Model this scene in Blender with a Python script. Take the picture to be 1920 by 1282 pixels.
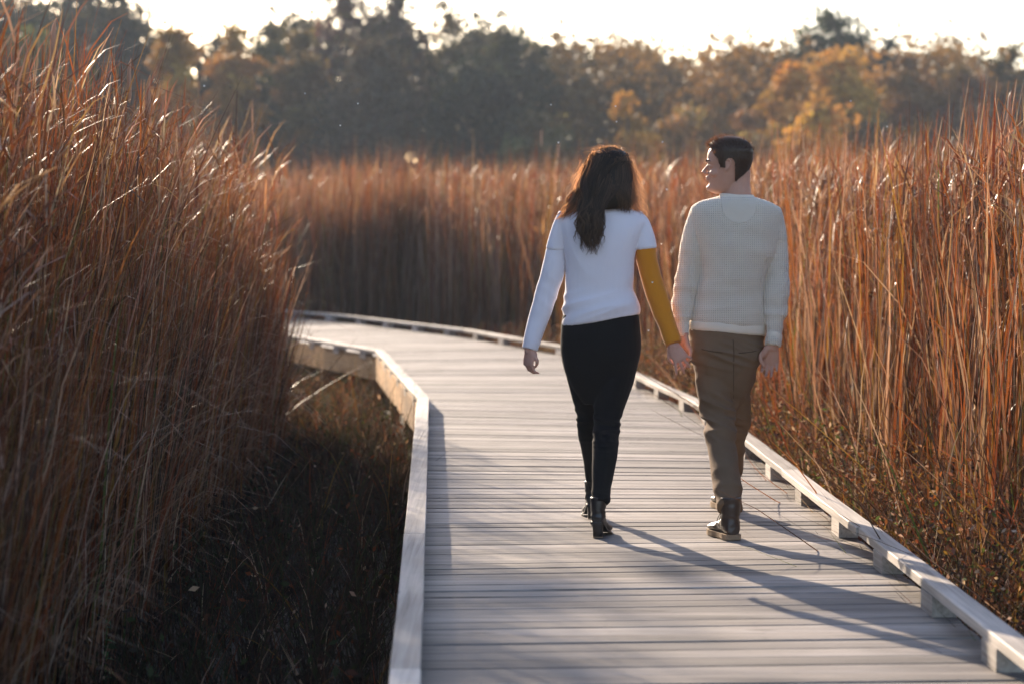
HAZE, SKY, SUN, EXPO, FSTOP = .00045, .115, 5.0, 1.4, 2.8
import bpy, bmesh, math, random
import numpy as np
from mathutils import Vector, Matrix, noise
R = math.radians
rng = np.random.default_rng(7)
random.seed(7)
for b in list(bpy.data.objects): bpy.data.objects.remove(b)
SC = bpy.context.scene
COL = SC.collection
CAMZ = 1.37
F = 4533.0                      # focal length in photograph pixels (85 mm on 36 mm, 1920 px)
TH = math.atan(211.0 / F)       # camera pitch down
def W(px, py, Y):
    """world point at distance Y seen at photo pixel (px,py): used to read real positions off the photograph"""
    u, v = px - 960.0, 641.0 - py
    d = (u, F * math.cos(TH) + v * math.sin(TH), -F * math.sin(TH) + v * math.cos(TH))
    k = Y / d[1]
    return Vector((d[0] * k, Y, CAMZ + d[2] * k))
SKYAZ, SUNEL = R(-21.0), R(18.0)

# ---------------------------------------------------------------- objects
def tag(o, label=None, cat=None, group=None, kind=None):
    if label: o['label'] = label
    if cat: o['category'] = cat
    if group: o['group'] = group
    if kind: o['kind'] = kind
    return o
def mesh_obj(name, V, Fc, mat=None, parent=None, smooth=True, col=None):
    me = bpy.data.meshes.new(name)
    if isinstance(Fc, np.ndarray):
        V = np.asarray(V, dtype=np.float32); n = len(Fc); k = Fc.shape[1]
        me.vertices.add(len(V)); me.vertices.foreach_set('co', V.ravel())
        me.loops.add(n * k); me.loops.foreach_set('vertex_index', Fc.astype(np.int32).ravel())
        me.polygons.add(n); me.polygons.foreach_set('loop_start', np.arange(0, n * k, k, dtype=np.int32))
        me.update(calc_edges=True)
    else:
        me.from_pydata([tuple(v) for v in V], [], Fc)
    if col is not None:
        a = me.color_attributes.new('Col', 'FLOAT_COLOR', 'POINT')
        c = np.ones((len(V), 4), dtype=np.float32); c[:, :3] = col
        a.data.foreach_set('color', c.ravel())
    me.validate(); me.update()
    me.polygons.foreach_set('use_smooth', np.full(len(me.polygons), bool(smooth)))
    o = bpy.data.objects.new(name, me); COL.objects.link(o)
    if mat: me.materials.append(mat)
    if parent is not None: o.parent = parent
    return o
def empty(name, loc=(0, 0, 0), rz=0.0):
    o = bpy.data.objects.new(name, None); COL.objects.link(o)
    o.location = loc; o.rotation_euler = (0, 0, rz); o.empty_display_size = .1
    return o
def attach(o, parent):
    """parent keeping world position (parent unrotated)"""
    o.parent = parent
    o.matrix_parent_inverse = Matrix.Translation(-Vector(parent.location))
    return o
# ---------------------------------------------------------------- mesh pieces
class MB:
    def __init__(s): s.V = []; s.Fc = []; s.C = []; s.c = (1, 1, 1)
    def add(s, V, Fc):
        o = len(s.V); s.V += [tuple(v) for v in V]; s.C += [s.c] * len(V)
        s.Fc += [tuple(i + o for i in f) for f in Fc]
    def hexa(s, P):   # 8 points: bottom 4 ccw, top 4 ccw
        s.add(P, [(3, 2, 1, 0), (4, 5, 6, 7), (0, 1, 5, 4), (1, 2, 6, 5), (2, 3, 7, 6), (3, 0, 4, 7)])
    def box(s, c, h, rz=0.0):
        ca, sa = math.cos(rz), math.sin(rz); P = []
        for z in (-1, 1):
            for (x, y) in ((-1, -1), (1, -1), (1, 1), (-1, 1)):
                X, Y = x * h[0], y * h[1]
                P.append((c[0] + X * ca - Y * sa, c[1] + X * sa + Y * ca, c[2] + z * h[2]))
        s.hexa(P)
    def build(s, name, mat, parent=None, smooth=False):
        o = mesh_obj(name, s.V, s.Fc, mat, None, smooth, np.array(s.C, dtype=np.float32))
        if parent is not None: attach(o, parent)
        return o
def catmull(P, m):
    P = np.asarray(P, dtype=float); n = len(P); out = []
    for i in range(n - 1):
        p0 = P[max(i - 1, 0)]; p1 = P[i]; p2 = P[i + 1]; p3 = P[min(i + 2, n - 1)]
        for k in range(m):
            t = k / m
            out.append(.5 * ((2 * p1) + (-p0 + p2) * t + (2 * p0 - 5 * p1 + 4 * p2 - p3) * t * t + (-p0 + 3 * p1 - 3 * p2 + p3) * t ** 3))
    out.append(P[-1]); return np.array(out)
def rings_to_mesh(RG, cap=True):
    Rn, N, _ = RG.shape
    V = list(map(tuple, RG.reshape(-1, 3))); Fc = []
    for i in range(Rn - 1):
        for j in range(N):
            a = i * N + j; b = i * N + (j + 1) % N
            Fc.append((a, b, b + N, a + N))
    if cap:
        V.append(tuple(RG[0].mean(0))); V.append(tuple(RG[-1].mean(0))); c0, c1 = len(V) - 2, len(V) - 1
        for j in range(N):
            Fc.append((c0, (j + 1) % N, j)); Fc.append((c1, (Rn - 1) * N + j, (Rn - 1) * N + (j + 1) % N))
    return V, Fc
def sq(a, e):   # superellipse unit point
    c, s = math.cos(a), math.sin(a)
    return math.copysign(abs(c) ** (2 / e), c), math.copysign(abs(s) ** (2 / e), s)
def rows_mesh(rows, shrink=0.0, e=2.3, N=32, m=4):
    """rows: (pxL, pyL, pxR, pyR, Y, half depth)"""
    A = []
    for r in rows:
        a, b = W(r[0], r[1], r[4]), W(r[2], r[3], r[4])
        A.append([*a, *b, r[5]])
    A = catmull(A, m); RG = []
    for q in A:
        a, b, hd = Vector(q[:3]), Vector(q[3:6]), q[6]
        c = (a + b) / 2; h = (b - a) / 2; L = h.length; h = h * max(.25, (L - shrink) / L); d = max(hd - shrink, hd * .3)
        RG.append([tuple(c + h * sq(t, e)[0] + Vector((0, 1, 0)) * d * sq(t, e)[1]) for t in np.arange(N) * 2 * math.pi / N])
    return rings_to_mesh(np.array(RG))
def tube(P, rad, N=12, m=3, flat=1.0, up=None):
    """P world points, rad radii (list); second axis scaled by flat"""
    D = catmull(np.array([[*p, r] for p, r in zip(P, rad)]), m); RG = []
    n = len(D); ref = Vector(up) if up else Vector((0, 1, 0))
    for i in range(n):
        a = Vector(D[max(i - 1, 0)][:3]); b = Vector(D[min(i + 1, n - 1)][:3]); t = (b - a).normalized()
        u = t.cross(ref)
        if u.length < 1e-3: u = t.orthogonal()
        u.normalize(); w = u.cross(t).normalized(); c = Vector(D[i][:3]); r = abs(D[i][3])
        RG.append([tuple(c + u * r * math.cos(q) + w * r * flat * math.sin(q)) for q in np.arange(N) * 2 * math.pi / N])
    # rounded ends
    return rings_to_mesh(np.array(RG))
def ball(c, r, N=14, M=8):
    """ellipsoid; r is a 3-tuple"""
    RG = []
    for i in range(1, M):
        f = math.pi * i / M
        RG.append([(c[0] + r[0] * math.sin(f) * math.cos(q), c[1] + r[1] * math.sin(f) * math.sin(q), c[2] - r[2] * math.cos(f)) for q in np.arange(N) * 2 * math.pi / N])
    return rings_to_mesh(np.array(RG))
def px_limb(rows, shrink=0.0, N=20, m=4, flat=1.0, scale=1.0):
    """rows: (pxL, pxR, py, Y) -> tube through the limb"""
    P, rad = [], []
    for r in rows:
        c = W((r[0] + r[1]) / 2, r[2], r[3]); P.append(c); rad.append(max(.006, (r[1] - r[0]) / 2 * r[3] / F * scale - shrink))
    return tube(P, rad, N, m, flat)
def remesh(name, pieces, voxel, mat, smooth=4, fac=.5, disp=None, keep=None):
    V, Fc = [], []
    for v, f in pieces:
        o = len(V); V += list(v); Fc += [tuple(i + o for i in q) for q in f]
    me = bpy.data.meshes.new(name); me.from_pydata([tuple(v) for v in V], [], Fc)
    bm = bmesh.new(); bm.from_mesh(me); bmesh.ops.recalc_face_normals(bm, faces=bm.faces); bm.to_mesh(me); bm.free()
    t = bpy.data.objects.new(name, me); COL.objects.link(t)
    md = t.modifiers.new('r', 'REMESH'); md.mode = 'VOXEL'; md.voxel_size = voxel
    if smooth:
        s = t.modifiers.new('s', 'SMOOTH'); s.iterations = smooth; s.factor = fac
    dg = bpy.context.evaluated_depsgraph_get(); ev = t.evaluated_get(dg)
    nm = bpy.data.meshes.new_from_object(ev); nm.name = name
    bpy.data.objects.remove(t); bpy.data.meshes.remove(me)
    if keep is not None:
        bm = bmesh.new(); bm.from_mesh(nm)
        bmesh.ops.delete(bm, geom=[v for v in bm.verts if not keep(v.co)], context='VERTS'); bm.to_mesh(nm); bm.free()
    if disp is not None:
        n = len(nm.vertices); co = np.empty(n * 3, dtype=np.float32); no = np.empty(n * 3, dtype=np.float32)
        nm.vertices.foreach_get('co', co); nm.vertices.foreach_get('normal', no)
        co = co.reshape(-1, 3); no = no.reshape(-1, 3)
        co = co + no * np.array([disp(Vector(map(float, p)), q) for p, q in zip(co, no)], dtype=np.float32)[:, None]
        nm.vertices.foreach_set('co', co.ravel().astype(np.float32)); nm.update()
    nm.materials.clear(); nm.materials.append(mat)
    nm.polygons.foreach_set('use_smooth', np.full(len(nm.polygons), True))
    o = bpy.data.objects.new(name, nm); COL.objects.link(o); return o

# ---------------------------------------------------------------- materials
def mat(name):
    m = bpy.data.materials.new(name); m.use_nodes = True; nt = m.node_tree
    for n in list(nt.nodes): nt.nodes.remove(n)
    out = nt.nodes.new('ShaderNodeOutputMaterial')
    def N(t, **k):
        n = nt.nodes.new(t)
        for a, v in k.items():
            if a in n.inputs: n.inputs[a].default_value = v
            else: setattr(n, a, v)
        return n
    def L(a, b): nt.links.new(a, b)
    return m, N, L, out
def ramp(N, stops):
    n = N('ShaderNodeValToRGB'); cr = n.color_ramp
    while len(cr.elements) < len(stops): cr.elements.new(.5)
    for e, (p, c) in zip(cr.elements, stops): e.position = p; e.color = (*c, 1)
    return n
def leaf_mat(name, trans=.45, rough=.5, spec=.3, tint=(1, .9, .7)):
    m, N, L, out = mat(name)
    a = N('ShaderNodeAttribute', attribute_name='Col')
    nz = N('ShaderNodeTexNoise', Scale=9.0); tc = N('ShaderNodeTexCoord'); L(tc.outputs['Object'], nz.inputs['Vector'])
    mr = N('ShaderNodeMapRange'); mr.inputs['To Min'].default_value = .7; mr.inputs['To Max'].default_value = 1.25; L(nz.outputs['Fac'], mr.inputs['Value'])
    mx = N('ShaderNodeVectorMath', operation='SCALE'); L(a.outputs['Color'], mx.inputs[0]); L(mr.outputs[0], mx.inputs['Scale'])
    p = N('ShaderNodeBsdfPrincipled', Roughness=rough); p.inputs['Specular IOR Level'].default_value = spec
    L(mx.outputs[0], p.inputs['Base Color'])
    t = N('ShaderNodeBsdfTranslucent'); tm = N('ShaderNodeVectorMath', operation='MULTIPLY'); tm.inputs[1].default_value = tint
    L(mx.outputs[0], tm.inputs[0]); L(tm.outputs[0], t.inputs['Color'])
    s = N('ShaderNodeMixShader', Fac=trans); L(p.outputs[0], s.inputs[1]); L(t.outputs[0], s.inputs[2]); L(s.outputs[0], out.inputs['Surface'])
    return m
def wood_mat(name, dark, light, along='X', gs=1.0):
    m, N, L, out = mat(name)
    tc = N('ShaderNodeTexCoord'); a = N('ShaderNodeAttribute', attribute_name='Col')
    sep = N('ShaderNodeSeparateColor'); L(a.outputs['Color'], sep.inputs[0])
    off = N('ShaderNodeVectorMath', operation='SCALE'); L(a.outputs['Color'], off.inputs[0]); off.inputs['Scale'].default_value = 37.0
    ad = N('ShaderNodeVectorMath', operation='ADD'); L(tc.outputs['Object'], ad.inputs[0]); L(off.outputs[0], ad.inputs[1])
    def grain(sc, det):
        mp = N('ShaderNodeMapping'); mp.inputs['Scale'].default_value = sc; L(ad.outputs[0], mp.inputs['Vector'])
        n = N('ShaderNodeTexNoise', Scale=1.0, Detail=det); n.inputs['Distortion'].default_value = .6; L(mp.outputs[0], n.inputs['Vector']); return n
    s1 = (1.6 * gs, 80 * gs, 80 * gs) if along == 'X' else (80 * gs, 1.6 * gs, 80 * gs)
    s2 = (.9, 7, 7) if along == 'X' else (7, .9, 7)
    g1 = grain(s1, 5); g2 = grain(s2, 3)
    m1 = N('ShaderNodeMath', operation='MULTIPLY_ADD'); L(g1.outputs['Fac'], m1.inputs[0]); m1.inputs[1].default_value = .6
    m2 = N('ShaderNodeMath', operation='MULTIPLY'); L(g2.outputs['Fac'], m2.inputs[0]); m2.inputs[1].default_value = .55; L(m2.outputs[0], m1.inputs[2])
    rp = ramp(N, [(.36, dark), (.52, tuple(d * .45 + l * .55 for d, l in zip(dark, light))), (.72, light)]); L(m1.outputs[0], rp.inputs[0])
    mr = N('ShaderNodeMapRange'); mr.inputs['To Min'].default_value = .58; mr.inputs['To Max'].default_value = 1.25; L(sep.outputs[0], mr.inputs['Value'])
    mx = N('ShaderNodeVectorMath', operation='SCALE'); L(rp.outputs[0], mx.inputs[0]); L(mr.outputs[0], mx.inputs['Scale'])
    # knots and dark weather stains
    kp = N('ShaderNodeMapping'); kp.inputs['Scale'].default_value = (1.3, 5.5, 5.5) if along == 'X' else (5.5, 1.3, 5.5); L(ad.outputs[0], kp.inputs['Vector'])
    vo = N('ShaderNodeTexVoronoi', Scale=1.0); L(kp.outputs[0], vo.inputs['Vector'])
    kr = N('ShaderNodeMapRange'); kr.inputs['From Min'].default_value = .03; kr.inputs['From Max'].default_value = .10; kr.inputs['To Min'].default_value = .35; L(vo.outputs['Distance'], kr.inputs['Value'])
    sn = N('ShaderNodeTexNoise', Scale=1.1, Detail=6.0); L(tc.outputs['Object'], sn.inputs['Vector'])
    sr = N('ShaderNodeMapRange'); sr.inputs['From Min'].default_value = .35; sr.inputs['From Max'].default_value = .6; sr.inputs['To Min'].default_value = .72; L(sn.outputs['Fac'], sr.inputs['Value'])
    km = N('ShaderNodeMath', operation='MULTIPLY'); L(kr.outputs[0], km.inputs[0]); L(sr.outputs[0], km.inputs[1])
    mk = N('ShaderNodeVectorMath', operation='SCALE'); L(mx.outputs[0], mk.inputs[0]); L(km.outputs[0], mk.inputs['Scale'])
    p = N('ShaderNodeBsdfPrincipled', Roughness=.7); p.inputs['Specular IOR Level'].default_value = .25
    L(mk.outputs[0], p.inputs['Base Color'])
    b = N('ShaderNodeBump', Strength=.55, Distance=.004); L(g1.outputs['Fac'], b.inputs['Height']); L(b.outputs[0], p.inputs['Normal'])
    L(p.outputs[0], out.inputs['Surface']); return m
def fabric(name, col, knit=None, sheen=.3, trans=.08, rough=.9, ns=6.0, var=.12, bump=.3):
    m, N, L, out = mat(name); tc = N('ShaderNodeTexCoord')
    nz = N('ShaderNodeTexNoise', Scale=ns, Detail=4.0); L(tc.outputs['Object'], nz.inputs['Vector'])
    mr = N('ShaderNodeMapRange'); mr.inputs['To Min'].default_value = 1 - var; mr.inputs['To Max'].default_value = 1 + var; L(nz.outputs['Fac'], mr.inputs['Value'])
    mx = N('ShaderNodeVectorMath', operation='SCALE'); mx.inputs[0].default_value = col; L(mr.outputs[0], mx.inputs['Scale'])
    p = N('ShaderNodeBsdfPrincipled', Roughness=rough); p.inputs['Specular IOR Level'].default_value = .15
    p.inputs['Sheen Weight'].default_value = sheen; p.inputs['Sheen Roughness'].default_value = .5
    colout = mx.outputs[0]
    if knit:
        sx = N('ShaderNodeSeparateXYZ'); L(tc.outputs['Object'], sx.inputs[0])
        def wv(sock, fr):
            a = N('ShaderNodeMath', operation='MULTIPLY'); L(sock, a.inputs[0]); a.inputs[1].default_value = fr
            s = N('ShaderNodeMath', operation='SINE'); L(a.outputs[0], s.inputs[0]); return s.outputs[0]
        wx = wv(sx.outputs['X'], 2 * math.pi / knit); wz = wv(sx.outputs['Z'], 2 * math.pi / (knit * .85))
        mm = N('ShaderNodeMath', operation='MAXIMUM'); L(wx, mm.inputs[0]); L(wz, mm.inputs[1])
        h = mm.outputs[0]
        r2 = N('ShaderNodeMapRange'); r2.inputs['From Min'].default_value = -1; r2.inputs['To Min'].default_value = .80; r2.inputs['To Max'].default_value = 1.03; L(h, r2.inputs['Value'])
        m3 = N('ShaderNodeVectorMath', operation='SCALE'); L(colout, m3.inputs[0]); L(r2.outputs[0], m3.inputs['Scale']); colout = m3.outputs[0]
        b = N('ShaderNodeBump', Strength=.7, Distance=.003); L(h, b.inputs['Height'])
    else:
        n2 = N('ShaderNodeTexNoise', Scale=260.0, Detail=2.0); L(tc.outputs['Object'], n2.inputs['Vector'])
        b = N('ShaderNodeBump', Strength=bump, Distance=.002); L(n2.outputs['Fac'], b.inputs['Height'])
    L(b.outputs[0], p.inputs['Normal'])
    L(colout, p.inputs['Base Color'])
    t = N('ShaderNodeBsdfTranslucent'); L(colout, t.inputs['Color'])
    s = N('ShaderNodeMixShader', Fac=trans); L(p.outputs[0], s.inputs[1]); L(t.outputs[0], s.inputs[2]); L(s.outputs[0], out.inputs['Surface'])
    return m
def simple(name, col, rough=.5, spec=.5, ns=20, var=.15, sss=0.0, bump=0.0, coat=0.0):
    m, N, L, out = mat(name); tc = N('ShaderNodeTexCoord')
    nz = N('ShaderNodeTexNoise', Scale=ns, Detail=4.0); L(tc.outputs['Object'], nz.inputs['Vector'])
    mr = N('ShaderNodeMapRange'); mr.inputs['To Min'].default_value = 1 - var; mr.inputs['To Max'].default_value = 1 + var; L(nz.outputs['Fac'], mr.inputs['Value'])
    mx = N('ShaderNodeVectorMath', operation='SCALE'); mx.inputs[0].default_value = col; L(mr.outputs[0], mx.inputs['Scale'])
    p = N('ShaderNodeBsdfPrincipled', Roughness=rough); p.inputs['Specular IOR Level'].default_value = spec; L(mx.outputs[0], p.inputs['Base Color'])
    if sss: p.inputs['Subsurface Weight'].default_value = sss; p.inputs['Subsurface Radius'].default_value = (1, .35, .2); p.inputs['Subsurface Scale'].default_value = .008
    if coat: p.inputs['Coat Weight'].default_value = coat
    if bump:
        b = N('ShaderNodeBump', Strength=bump, Distance=.004); L(nz.outputs['Fac'], b.inputs['Height']); L(b.outputs[0], p.inputs['Normal'])
    L(p.outputs[0], out.inputs['Surface']); return m
# ================================================================ ground and water
GZ = -.5
def gz(x, y):
    return GZ + .05 * noise.noise(Vector((x * .8, y * .8, 0))) + .03 * noise.noise(Vector((x * 3, y * 3, 4)))
m, N, L, out = mat('marsh_soil'); tc = N('ShaderNodeTexCoord')
n1 = N('ShaderNodeTexNoise', Scale=3.0, Detail=8.0); L(tc.outputs['Object'], n1.inputs['Vector'])
rp = ramp(N, [(.35, (.018, .014, .010)), (.55, (.05, .035, .022)), (.75, (.09, .06, .035))]); L(n1.outputs['Fac'], rp.inputs[0])
p = N('ShaderNodeBsdfPrincipled', Roughness=.85); L(rp.outputs[0], p.inputs['Base Color'])
b = N('ShaderNodeBump', Strength=.8, Distance=.05); L(n1.outputs['Fac'], b.inputs['Height']); L(b.outputs[0], p.inputs['Normal']); L(p.outputs[0], out.inputs['Surface'])
M_SOIL = m
xs = np.concatenate([[-600, -200, -60, -25], np.arange(-12, 12.1, .3), [25, 60, 200, 600]])
ys = np.concatenate([[-60, -10], np.arange(0, 42, .3), [50, 65, 90, 130, 200, 400, 1200]])
V = [(x, y, gz(x, y) if (-12 < x < 12 and 0 < y < 42) else GZ) for y in ys for x in xs]
nx = len(xs)
Fc = [(j * nx + i, j * nx + i + 1, (j + 1) * nx + i + 1, (j + 1) * nx + i) for j in range(len(ys) - 1) for i in range(nx - 1)]
tag(mesh_obj('ground', V, Fc, M_SOIL), kind='structure')
M_WATER = simple('still_water', (.02, .02, .018), rough=.04, spec=.6, ns=4, var=.1)
def pool(name, cx, cy, rx, ry, z):
    P = [(cx + rx * math.cos(t) * (1 + .25 * noise.noise(Vector((math.cos(t) * 2, math.sin(t) * 2, cx)))), cy + ry * math.sin(t) * (1 + .25 * noise.noise(Vector((math.cos(t) * 2, 5, math.sin(t) * 2)))), z) for t in np.arange(40) * math.pi / 20]
    o = mesh_obj(name, [(cx, cy, z)] + P, [(0, i + 1, (i + 1) % 40 + 1) for i in range(40)], M_WATER); tag(o, kind='structure')
pool('water', -.86, 16.9, .22, .9, -.40)
pool('water', 2.2, 23.5, .5, 1.5, -.40)

# ================================================================ boardwalk
M_DECK = wood_mat('weathered_decking', (.045, .040, .038), (.355, .318, .288), 'X')
M_RAIL = wood_mat('pale_curb_wood', (.19, .17, .15), (.56, .51, .46), 'Y', .7)
M_FASC = wood_mat('tan_joist_wood', (.24, .125, .05), (.64, .38, .17), 'Y', .6)
LP = [(-.15, 3.0), (-.265, 6.9), (-.362, 10.0), (-.62, 18.2), (-1.33, 25.2), (-2.75, 29.3), (-4.7, 33.2), (-7.2, 37.2)]
RP = [(1.585, 3.0), (1.50, 7.0), (1.46, 10.2), (1.335, 17.6), (.66, 25.6), (-.62, 30.5), (-2.45, 35.4), (-4.8, 40.0)]
bw = empty('boardwalk', (.55, 12, 0))
tag(bw, 'weathered grey plank boardwalk with low pale curb rails curving left through the reeds', 'boardwalk')
mb = MB()
def lerp(a, b, t): return tuple(x + (y - x) * t for x, y in zip(a, b))
gap = .0045
for s in range(len(LP) - 1):
    l0, l1, r0, r1 = LP[s], LP[s + 1], RP[s], RP[s + 1]
    length = .5 * (math.dist(l0, l1) + math.dist(r0, r1)); n = max(1, round(length / .1475))
    for i in range(n):
        a0, a1 = i / n, (i + 1) / n
        g = gap / length * .5 * random.uniform(.5, 1.9)
        A, B = lerp(l0, l1, a0 + g), lerp(l0, l1, a1 - g); C_, D = lerp(r0, r1, a1 - g), lerp(r0, r1, a0 + g)
        # extend outward under the curb
        def ext(p, q, d):
            v = Vector((p[0] - q[0], p[1] - q[1])); v.normalize(); return (p[0] + v.x * d, p[1] + v.y * d)
        e1, e2 = .047, .086 + random.uniform(-.004, .003)
        A2, D2 = ext(A, D, e1), ext(D, A, e2); B2, C2 = ext(B, C_, e1), ext(C_, B, e2)
        dz = random.uniform(-.0022, .0022); tl = random.uniform(-.0015, .0015); wv = random.uniform(-.002, .002)
        mb.c = (random.random(), random.random(), random.random())
        Vv, ns = [], 6       # top surface slightly crowned and rounded at its edges, along 6 stations
        prof = [(0, -.038), (0, -.005), (.035, -.0006), (.5, .0006), (.965, -.0006), (1, -.005), (1, -.038)]
        for k in range(ns + 1):
            u = k / ns; P0, P1 = lerp(A2, D2, u), lerp(B2, C2, u); bow = wv * math.sin(u * math.pi)
            for (t, z) in prof: q = lerp(P0, P1, t); Vv.append((q[0], q[1] + bow, z + dz + tl * (t - .5) * 2))
        Ff = []; np_ = len(prof)
        for k in range(ns):
            for t in range(np_ - 1): Ff.append((k * np_ + t, (k + 1) * np_ + t, (k + 1) * np_ + t + 1, k * np_ + t + 1))
        Ff.append(tuple(range(np_))); Ff.append(tuple(ns * np_ + t for t in reversed(range(np_))))
        mb.add(Vv, Ff)
mb.build('decking', M_DECK, bw)
M_STEEL = simple('dark_screw_head', (.04, .038, .036), .5, .5)
sc_ = MB()
for s in range(4):
    l0, l1, r0, r1 = LP[s], LP[s + 1], RP[s], RP[s + 1]; length = .5 * (math.dist(l0, l1) + math.dist(r0, r1)); n = max(1, round(length / .1475))
    for i in range(n):
        for u in (.07, .355, .645, .93):
            for t in (.24, .76):
                if random.random() < .12: continue
                A = lerp(l0, l1, (i + t) / n); B = lerp(r0, r1, (i + t) / n); q = lerp(A, B, u + random.uniform(-.006, .006)); y_ = q[1] + random.uniform(-.006, .006); rr = random.uniform(.0035, .005)
                sc_.add([(q[0] + rr * math.cos(a), y_ + rr * math.sin(a), .0035) for a in np.arange(6) * math.pi / 3], [(0, 1, 2, 3, 4, 5)])
tag(sc_.build('deck_screws', M_STEEL, bw), kind='stuff')
def curb(P, side):
    """side -1 left, +1 right : rail boards on blocks, along the inner edge polyline, flush with the deck edge"""
    # resample at 2.44 m boards with small misalignments
    pts = []; seglen = [math.dist(P[i], P[i + 1]) for i in range(len(P) - 1)]
    cuts = []
    for i in range(len(P) - 1):
        n = max(1, round(seglen[i] / 2.6))
        for k in range(n): cuts.append(lerp(P[i], P[i + 1], k / n))
    cuts.append(P[-1])
    for i in range(len(cuts) - 1):
        a, b = Vector(cuts[i]), Vector(cuts[i + 1]); d = (b - a).normalized(); nrm = Vector((-d.y, d.x)) * (-side)   # outward
        ang = math.atan2(d.y, d.x) - math.pi / 2
        jo = random.uniform(-.006, .006); c = (a + b) / 2 + nrm * (.046 + jo); ln = (b - a).length
        q = MB(); q.c = (random.random(), random.random(), random.random())
        # rail board, slightly waney, as a bevelled box of stations
        ns = 10; Vv = []; Ff = []
        w0 = .0445; prof = [(-w0, .076), (-w0, .107), (-w0 + .0035, .1105), (w0 - .0035, .1105), (w0, .107), (w0, .076)]
        for k in range(ns + 1):
            s_ = -ln / 2 + .0015 + (ln - .003) * k / ns; wob = .0012 * math.sin(k * .6 + i) + random.uniform(-.0004, .0004)
            for (w, z) in prof:
                pt = c + d * s_ + nrm * (w + wob); Vv.append((pt.x, pt.y, z + .0008 * math.sin(k * .8 + i * 2)))
        m_ = len(prof)
        for k in range(ns):
            for t in range(m_): Ff.append((k * m_ + t, k * m_ + (t + 1) % m_, (k + 1) * m_ + (t + 1) % m_, (k + 1) * m_ + t))
        Ff.append(tuple(range(m_))); Ff.append(tuple(ns * m_ + t for t in reversed(range(m_))))
        q.add(Vv, Ff); rail = q.build('curb_rail', M_RAIL, bw)
        bm = bmesh.new(); bm.from_mesh(rail.data); bmesh.ops.recalc_face_normals(bm, faces=bm.faces); bm.to_mesh(rail.data); bm.free()
        nb = max(1, round(ln / 1.22))
        for k in range(nb):
            s_ = -ln / 2 + ln * (k + .5) / nb; pt = c + d * s_ - nrm * jo
            q = MB(); q.c = (random.random(), random.random(), random.random())
            q.box((pt.x, pt.y, .0385), (.0432, .11, .0365), ang); q.build('spacer_block', M_RAIL, bw)
        # rim joist below the deck edge and a post
        q = MB(); q.c = (random.random(), random.random(), random.random()); pt = c + nrm * ((.0225 if side < 0 else .022) - jo); top = .042 if side < 0 else -.040
        q.box((pt.x, pt.y, (top - .2) / 2), (.019, ln / 2 - .001, (top + .2) / 2), ang); q.build('rim_joist', M_FASC, bw)
        q = MB(); q.c = (random.random(), random.random(), random.random()); pt = c + d * (-ln / 2 + .3) - nrm * .05
        q.box((pt.x, pt.y, -.40), (.045, .045, .34), ang); q.build('post', M_FASC, bw)
curb(LP, -1); curb(RP, 1)
for o in bw.children:
    if o.name.startswith('decking'): 
        bm = bmesh.new(); bm.from_mesh(o.data); bmesh.ops.recalc_face_normals(bm, faces=bm.faces); bm.to_mesh(o.data); bm.free()

# ================================================================ reeds and grass
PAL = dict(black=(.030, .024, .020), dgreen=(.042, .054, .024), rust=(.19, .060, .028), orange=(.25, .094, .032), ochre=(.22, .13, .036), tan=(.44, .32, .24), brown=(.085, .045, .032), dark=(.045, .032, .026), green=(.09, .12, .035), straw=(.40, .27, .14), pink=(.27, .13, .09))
def blades(base, h, w, lean, bend, bdir, q, col, S=7, kink=None, tw=1.2):
    """all per-blade numpy arrays; returns V,F,C of ribbons"""
    n = len(h); t = (np.arange(S) + .5) / S
    th = lean[:, None] + bend[:, None] * t[None, :] ** q[:, None]
    if kink is not None:
        kt, ka = kink; th = th + ka[:, None] * (t[None, :] > kt[:, None])
    ds = (h / S)[:, None]
    X = np.concatenate([np.zeros((n, 1)), np.cumsum(np.sin(th) * ds, 1)], 1); Z = np.concatenate([np.zeros((n, 1)), np.cumsum(np.cos(th) * ds, 1)], 1)
    P = np.zeros((n, S + 1, 3)); P[:, :, 0] = base[:, 0, None] + X * np.cos(bdir)[:, None]; P[:, :, 1] = base[:, 1, None] + X * np.sin(bdir)[:, None]; P[:, :, 2] = base[:, 2, None] + Z
    P[:, 1:, :2] += np.cumsum(rng.normal(0, .006, (n, S, 2)), 1) * h[:, None, None]
    tt = np.linspace(0, 1, S + 1)
    wd = w[:, None] * (np.clip(1 - tt, 0, 1) ** .55 * (.55 + .45 * np.minimum(1, tt * 4)))[None, :] * .5 + .0006
    a = bdir[:, None] + math.pi / 2 + (rng.uniform(-1.2, 1.2, n))[:, None] + tw * rng.normal(0, 1, n)[:, None] * tt[None, :]
    U = np.stack([np.cos(a), np.sin(a), np.zeros_like(a)], -1) * wd[:, :, None]
    V = np.stack([P - U, P + U], 2).reshape(-1, 3)
    k = (np.arange(n) * (S + 1) * 2)[:, None] + (np.arange(S) * 2)[None, :]
    k = k.ravel(); Fq = np.stack([k, k + 1, k + 3, k + 2], 1)
    C = np.repeat(col[:, None, :], (S + 1) * 2, 1)
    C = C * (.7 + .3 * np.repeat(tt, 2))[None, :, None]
    return V, Fq, C.reshape(-1, 3)
def merge(parts):
    V, Fq, C, o = [], [], [], 0
    for v, f, c in parts: V.append(v); Fq.append(f + o); C.append(c); o += len(v)
    return np.concatenate(V), np.concatenate(Fq), np.concatenate(C)
def pick(n, names, wts, jit=.18):
    A = np.array([PAL[k] for k in names]); w = np.array(wts, float); w /= w.sum()
    c = A[rng.choice(len(A), n, p=w)] * rng.uniform(1 - jit * 1.6, 1 + jit * 1.6, (n, 1)) * rng.uniform(1 - jit * .4, 1 + jit * .4, (n, 3)); return np.clip(c, 0, .85)
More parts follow.
